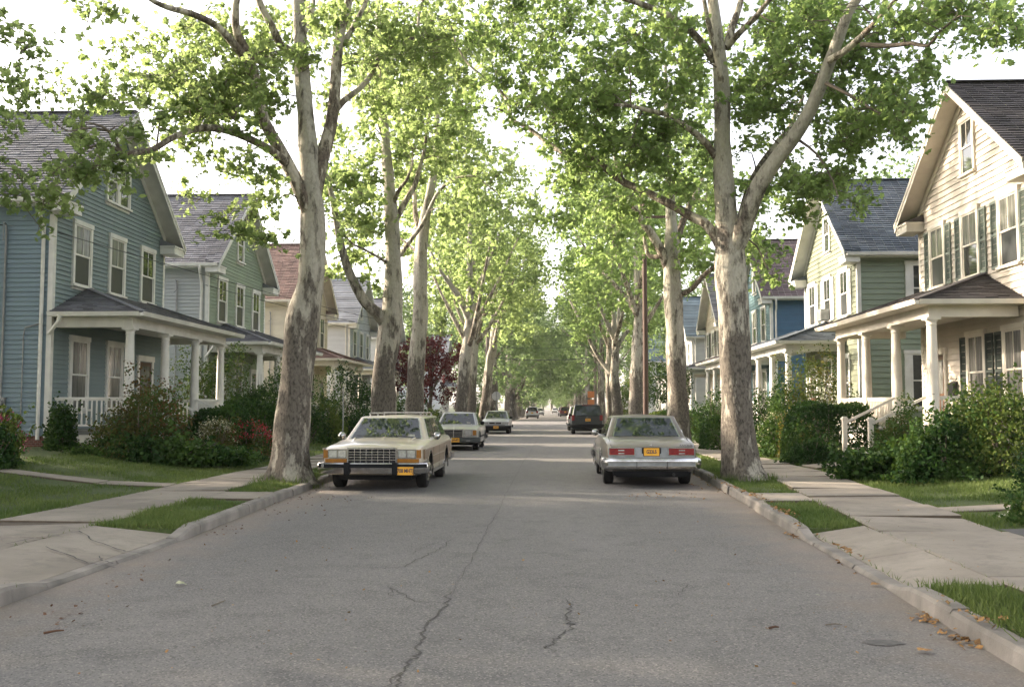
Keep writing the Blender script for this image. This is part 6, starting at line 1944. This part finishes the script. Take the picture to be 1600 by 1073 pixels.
w.add('bumper_strip', 'blackplastic', lambda m: [m.box((-.9, y + .11, .455), (.9, y + .152, .525)), m.box((-1.02, y - .3, .455), (-.985, y + .04, .525)), m.box((.985, y - .3, .455), (1.02, y + .04, .525)), m.hexa([(-1.02, y + .04, .455), (-.9, y + .10, .455), (-.9, y + .152, .455), (-1.06, y + .05, .455), (-1.02, y + .04, .525), (-.9, y + .10, .525), (-.9, y + .152, .525), (-1.06, y + .05, .525)])])
w.plate('708 MHTJ', -.66, y + .145, .40, True)
w.add('valance', 'blackplastic', lambda m: m.box((-.78, y - .6, .25), (.78, y - .4, .42)))
w.add('tail_lamp', 'redlens', lambda m: [m.box((sx_ * .82 - .06, -2.745, .55), (sx_ * .82 + .06, -2.70, .88)) for sx_ in (-1, 1)])
w.add('registration_sticker', 'lens', lambda m: m.box((-.60, .985, 1.0), (-.46, .992, 1.045)))
w.bumper(-2.70, .97, .36, .56, 'chrome', False)

# --- grey-silver saloon with upright slatted grille
silver = paint('grey_silver_paint', (.30, .30, .28), (.26, .26, .245))
st = [(2.25, .84, .34, .74, .75), (2.23, .86, .30, .785, .80), (2.0, .885, .26, .82, .86), (1.0, .905, .24, .88, .95), (.8, .91, .23, .90, .965), (-1.3, .91, .23, .93, .95), (-1.5, .905, .24, .93, .96), (-2.3, .88, .27, .89, .92), (-2.42, .85, .32, .86, .87)]
g = Car('sedan', 'grey silver sedan with dark slatted grille, parked behind the cream wagon', (-3.62, 37.9, 0), math.pi, st, (-1.75, -1.0, .12, .82, .80, .62, .92, 1.39), 2.80, .325, silver, panes=((.14, .46), (.52, .90)), mirror='blackplastic')
y = 2.25
g.add('grille', ['chrome', 'dark'], lambda m: [m.box((-.33, y, .50), (.33, y + .012, .76), 1)] + [m.box((-.33, y + .001, z - .005), (.33, y + .024, z + .005)) for z in (.55, .60, .65, .70)] + [m.box((-.012, y + .002, .50), (.012, y + .03, .76)), m.box((-.36, y - .002, .76), (.36, y + .04, .80)), m.box((-.36, y - .002, .48), (-.33, y + .035, .76)), m.box((.33, y - .002, .48), (.36, y + .035, .76))])
g.add('hood_ornament', 'chrome', lambda m: m.lathe([(.012, 0), (.008, .06), (.004, .09)], 8, (0, 2.18, .80)))
for sx_ in (-1, 1):
    hb = g.add('headlight_bezel', 'chrome', lambda m: m.box((min(sx_ * .40, sx_ * .70), y, .555), (max(sx_ * .40, sx_ * .70), y + .012, .765)))
    g.add('headlight', 'lens', lambda m: m.box((min(sx_ * .43, sx_ * .67), y + .012, .585), (max(sx_ * .43, sx_ * .67), y + .03, .745)), parent=hb)
    g.add('indicator', 'amber', lambda m: m.box((min(sx_ * .71, sx_ * .845), y - .06, .57), (max(sx_ * .71, sx_ * .845), y + .012, .755)))
    g.add('side_strip', 'blackplastic', lambda m: m.box((min(sx_ * .905, sx_ * .925), -.98, .48), (max(sx_ * .905, sx_ * .925), .98, .535)))
    g.add('fog_lamp', 'lens', lambda m: m.box((sx_ * .55 - .08, y + .13, .36), (sx_ * .55 + .08, y + .145, .395)))
g.bumper(2.25, .90, .30, .50, 'greyplastic', True)
g.add('bumper_trim', 'chrome', lambda m: m.box((-.85, y + .07, .497), (.85, y + .115, .508)))
g.plate('JAP-4F2', -.08, y + .135, .40, True)
g.add('valance', 'blackplastic', lambda m: m.box((-.78, y - .5, .22), (.78, y - .3, .33)))
g.bumper(-2.40, .89, .32, .50, 'greyplastic', False)
g.add('registration_sticker', 'lens', lambda m: m.box((-.5, .80, .985), (-.36, .806, 1.03)))
g.add('hood_crease', silver, lambda m: [m.bar((sx_ * .36, 2.2, .80), (sx_ * .56, .9, .955), .03, .016) for sx_ in (-1, 1)])

# --- small silver saloon beyond
sil2 = paint('pale_silver_paint', (.35, .355, .375), (.31, .315, .335))
st = [(2.15, .80, .36, .70, .71), (2.12, .82, .30, .75, .765), (1.9, .845, .26, .79, .83), (1.0, .86, .24, .86, .92), (.8, .865, .23, .875, .935), (-1.3, .865, .23, .90, .92), (-2.05, .84, .27, .88, .91), (-2.2, .80, .34, .84, .85)]
h = Car('sedan', 'small pale silver sedan with slim grille, third in the left parked row', (-3.40, 60.4, 0), math.pi, st, (-1.7, -1.0, .15, .88, .77, .60, .89, 1.36), 2.55, .305, sil2, panes=((.14, .46), (.52, .90)), mirror='blackplastic', arch=False)
y = 2.15
h.add('grille', ['chrome', 'dark'], lambda m: [m.box((-.36, y, .60), (-.03, y + .012, .69), 1), m.box((.03, y, .60), (.36, y + .012, .69), 1), m.box((-.38, y, .69), (.38, y + .025, .705)), m.box((-.02, y, .61), (.02, y + .02, .68)), m.box((-.6, y, .50), (.6, y + .012, .55), 1)])
for sx_ in (-1, 1):
    h.add('headlight', 'lens', lambda m: m.box((min(sx_ * .42, sx_ * .66), y, .585), (max(sx_ * .42, sx_ * .66), y + .02, .70)))
    h.add('indicator', 'lens', lambda m: m.box((min(sx_ * .67, sx_ * .80), y - .05, .585), (max(sx_ * .67, sx_ * .80), y + .012, .70)))
h.bumper(2.15, .86, .30, .50, 'blackplastic', True)
h.add('bumper_cap', sil2, lambda m: m.box((-.84, y + .02, .50), (.84, y + .10, .53)))
h.plate('K2M-81', -.05, y + .135, .40, True)
h.add('valance', 'blackplastic', lambda m: m.box((-.76, y - .25, .19), (.76, y - .02, .34)))
h.bumper(-2.18, .84, .32, .50, 'blackplastic', False)

# --- tan saloon on the right, tail towards the camera
tan = paint('tan_car_paint', (.15, .135, .114), (.125, .113, .095))
st = [(2.62, .88, .40, .76, .77), (2.58, .91, .34, .80, .82), (2.2, .93, .28, .85, .88), (1.1, .945, .25, .92, .97), (.9, .95, .25, .935, .985), (-1.2, .95, .25, .965, .98), (-1.55, .945, .26, .97, 1.0), (-2.45, .91, .31, .875, .905), (-2.60, .885, .36, .815, .83), (-2.635, .865, .40, .80, .805), (-2.66, .86, .44, .60, .61)]
c = Car('sedan', 'tan sedan seen from behind with wide red tail lamps, parked on the right', (1.98, 22.1, 0), 0, st, (-1.62, -1.00, .28, 1.05, .84, .665, .955, 1.41), 2.95, .34, tan, panes=((.16, .50), (.55, .92)), roofmat=paint('tan_roof', (.15, .136, .115)))
y = -2.66
c.add('tail_panel', 'metal', lambda m: m.hexa([(-.855, y + .08, .60), (.855, y + .08, .60), (.855, y - .012, .60), (-.855, y - .012, .60), (-.855, y + .08, .80), (.855, y + .08, .80), (.855, y + .008, .80), (-.855, y + .008, .80)]))
for sx_ in (-1, 1):
    tr_ = c.add('lamp_trim', 'chrome', lambda m: [m.box((min(sx_ * .33, sx_ * .85), y - .030, z0), (max(sx_ * .33, sx_ * .85), y + .0, z1)) for z0, z1 in ((.643, .655), (.785, .80))] + [m.box((min(a, b), y - .030, .655), (max(a, b), y, .785)) for a, b in ((sx_ * .33, sx_ * .342), (sx_ * .838, sx_ * .85))])
    tl = c.add('tail_lamp', 'redlens', lambda m: m.box((min(sx_ * .343, sx_ * .837), y - .024, .656), (max(sx_ * .343, sx_ * .837), y + .002, .784)))
    c.add('reversing_lamp', 'lens', lambda m: [m.box((sx_ * .60 - .06, y - .027, z), (sx_ * .60 + .06, y - .022, z + .02)) for z in (.675, .735)], parent=tl)
    c.add('rear_pillar_trim', 'chrome', lambda m: m.bar((sx_ * .954, -2.4, .36), (sx_ * .954, 2.4, .36), .012, .02))
    c.add('fender_strip', 'chrome', lambda m: m.bar((sx_ * .955, -2.3, .60), (sx_ * .955, 2.4, .60), .012, .02))
c.add('trunk_seam', 'dark', lambda m: [m.box((-.80, -2.622, .808), (.80, -2.612, .815)), m.bar((-.80, -2.60, .838), (-.80, -1.72, .985), .008, .014), m.bar((.80, -2.60, .838), (.80, -1.72, .985), .008, .014)])
c.add('trunk_lock', 'chrome', lambda m: m.lathe([(.016, 0), (.016, -.012), (.004, -.014)], 12, (0, -2.60, .842), 'y'))
cu = bpy.data.curves.new('badge_lettering', 'FONT'); cu.body = 'AAACBmm'; cu.size = .055; cu.extrude = .002; cu.materials.append(M['blackmetal'])
o = text_mesh('badge_lettering', cu, c.t, (.56, -2.64, .825)); o.rotation_euler = (R(80), 0, 0)
c.bumper(-2.62, .915, .37, .60, 'chrome', False)
c.add('bumper_channel', 'metal', lambda m: m.box((-.86, -2.752, .44), (.86, -2.745, .515)))
c.add('bumper_lip', 'chrome', lambda m: [m.box((-.88, -2.772, .515), (.88, -2.735, .53)), m.box((-.88, -2.765, .425), (.88, -2.735, .44))])
for x_ in (-.30, .30): c.add('bumper_joint', 'blackplastic', lambda m: m.box((x_ - .004, -2.775, .37), (x_ + .004, -2.74, .52)))
c.plate('G23L5', 0, y - .005, .715, False)
c.add('plate_recess', 'dark', lambda m: m.box((-.19, y - .004, .63), (.19, y + .03, .797)))
c.add('exhaust', 'blackmetal', lambda m: m.tube([(.45, -2.6, .26), (.45, -1.8, .27)], .03, 10))
c.add('valance', 'blackplastic', lambda m: m.box((-.75, -2.5, .24), (.75, -2.3, .42)))
c.bumper(2.60, .93, .37, .57, 'chrome', True)

# --- dark sport utility on the right
dk = paint('dark_green_paint', (.010, .018, .020), (.009, .015, .017), .12)
st = [(2.25, .86, .42, .85, .88), (2.2, .89, .36, .95, .98), (1.9, .91, .32, 1.0, 1.04), (1.0, .93, .30, 1.05, 1.09), (.8, .935, .30, 1.06, 1.1), (-2.0, .935, .30, 1.08, 1.09), (-2.22, .92, .33, 1.07, 1.08), (-2.27, .90, .40, 1.04, 1.05)]
s_ = Car('sport_utility', 'dark green-black sport utility seen from behind, parked ahead of the tan sedan', (2.08, 59.6, 0), 0, st, (-2.25, -2.02, .35, 1.0, .88, .73, 1.06, 1.74), 2.65, .37, dk, trim='blackplastic', panes=((.03, .27), (.32, .58), (.63, .90)), hub='metal', mirror='blackplastic', roofmat=paint('dark_roof', (.03, .036, .036), None, .2), arch=False)
y = -2.28
for sx_ in (-1, 1): s_.add('tail_lamp', 'redlens', lambda m: m.box((min(sx_ * .74, sx_ * .915), y - .02, .82), (max(sx_ * .74, sx_ * .915), y + .12, 1.14)))
s_.add('high_brake_lamp', 'redlens', lambda m: m.box((-.3, -2.06, 1.70), (.3, -2.03, 1.73)))
s_.plate('FKB-21', .05, y - .0, .86, False)
s_.bumper(-2.25, .93, .40, .62, 'blackplastic', False)
s_.add('bumper_step', 'greyplastic', lambda m: m.box((-.72, -2.36, .62), (.72, -2.25, .635)))
s_.add('roof_rail', 'greyplastic', lambda m: [m.bar((q * .62, -1.9, 1.80), (q * .62, .1, 1.80), .035, .03) for q in (-1, 1)] + [m.box((q * .62 - .015, yy - .04, 1.73), (q * .62 + .015, yy + .04, 1.79)) for q in (-1, 1) for yy in (-1.8, 0)])
s_.add('tailgate_badge', 'chrome', lambda m: m.box((-.05, y - .012, 1.0), (.05, y, 1.03)))
s_.bumper(2.22, .9, .40, .62, 'blackplastic', True)


def far_car(name, label, x, y, rz, col, suv=False, cat='car'):
    p = paint('far_paint', col)
    if suv:
        st = [(2.2, .84, .42, .85, .88), (2.15, .88, .36, .95, .98), (1.0, .92, .30, 1.02, 1.06), (-2.0, .92, .30, 1.05, 1.06), (-2.22, .89, .36, 1.0, 1.01)]
        k = Car(name, label, (x, y, 0), rz, st, (-2.2, -1.95, .3, .95, .86, .70, 1.03, 1.66), 2.65, .36, p, trim='blackplastic', panes=((.05, .46), (.52, .90)), hub='metal', mirror='blackplastic', arch=False, cat=cat)
        zl, top = .8, 1.1
    else:
        st = [(2.25, .82, .36, .72, .73), (2.2, .85, .30, .77, .785), (1.0, .89, .24, .87, .94), (-1.5, .89, .24, .92, .94), (-2.2, .86, .28, .89, .92), (-2.3, .82, .36, .85, .86)]
        k = Car(name, label, (x, y, 0), rz, st, (-1.75, -1.0, .2, .9, .79, .62, .90, 1.40), 2.7, .32, p, trim='blackplastic', panes=((.12, .46), (.52, .90)), hub='metal', mirror='blackplastic', arch=False, cat=cat)
        zl, top = .62, .78
    yr = st[-1][0]; yf = st[0][0]
    for q in (-1, 1):
        k.add('tail_lamp', 'redlens', lambda m: m.box((q * .7 - .13, yr - .02, zl), (q * .7 + .13, yr + .05, top)))
        k.add('headlight', 'lens', lambda m: m.box((q * .62 - .16, yf - .03, zl - .06), (q * .62 + .16, yf + .02, top - .06)))
    k.plate('', 0, yr - .0, zl + .02, False)
    k.bumper(yr + .02, .88, .34, .52, 'greyplastic', False); k.bumper(yf - .02, .87, .34, .52, 'greyplastic', True)
    return k



far_car('sport_utility', 'pale pinkish-white sport utility just ahead of the dark one on the right', 1.98, 68.5, 0, (.55, .50, .47), True)
far_car('sport_utility', 'white sport utility beyond the crossing on the left, seen from behind', -2.75, 138, 0, (.62, .63, .66), True)
far_car('sedan', 'white sedan beyond the white sport utility on the left', -2.4, 190, math.pi, (.60, .60, .60))
far_car('sedan', 'white car far down the middle of the street', .9, 265, math.pi, (.62, .60, .58))
far_car('sport_utility', 'maroon sport utility beyond the crossing on the right', 2.2, 162, 0, (.12, .012, .018), True)
far_car('sport_utility', 'silver sport utility just past the maroon one on the right', 2.0, 178, 0, (.42, .43, .43), True)
far_car('sedan', 'dark car farthest down on the right, beside the white one', 2.3, 240, 0, (.03, .03, .035))

# ------------------------------------------------------------------ evening haze
mh = bpy.data.materials.new('haze_air'); mh.use_nodes = True
nt = mh.node_tree; nt.nodes.clear()
pv = nt.nodes.new('ShaderNodeVolumePrincipled')
pv.inputs['Color'].default_value = (.93, .92, .88, 1); pv.inputs['Density'].default_value = HAZE; pv.inputs['Anisotropy'].default_value = .25
on = nt.nodes.new('ShaderNodeOutputMaterial'); nt.links.new(pv.outputs[0], on.inputs['Volume'])
m = MB(); m.box((-910, -70, -1.2), (910, 1410, 33)); o = m.build('haze', mh)
tag(o, 'thin warm evening haze over the street', 'haze', kind='stuff')
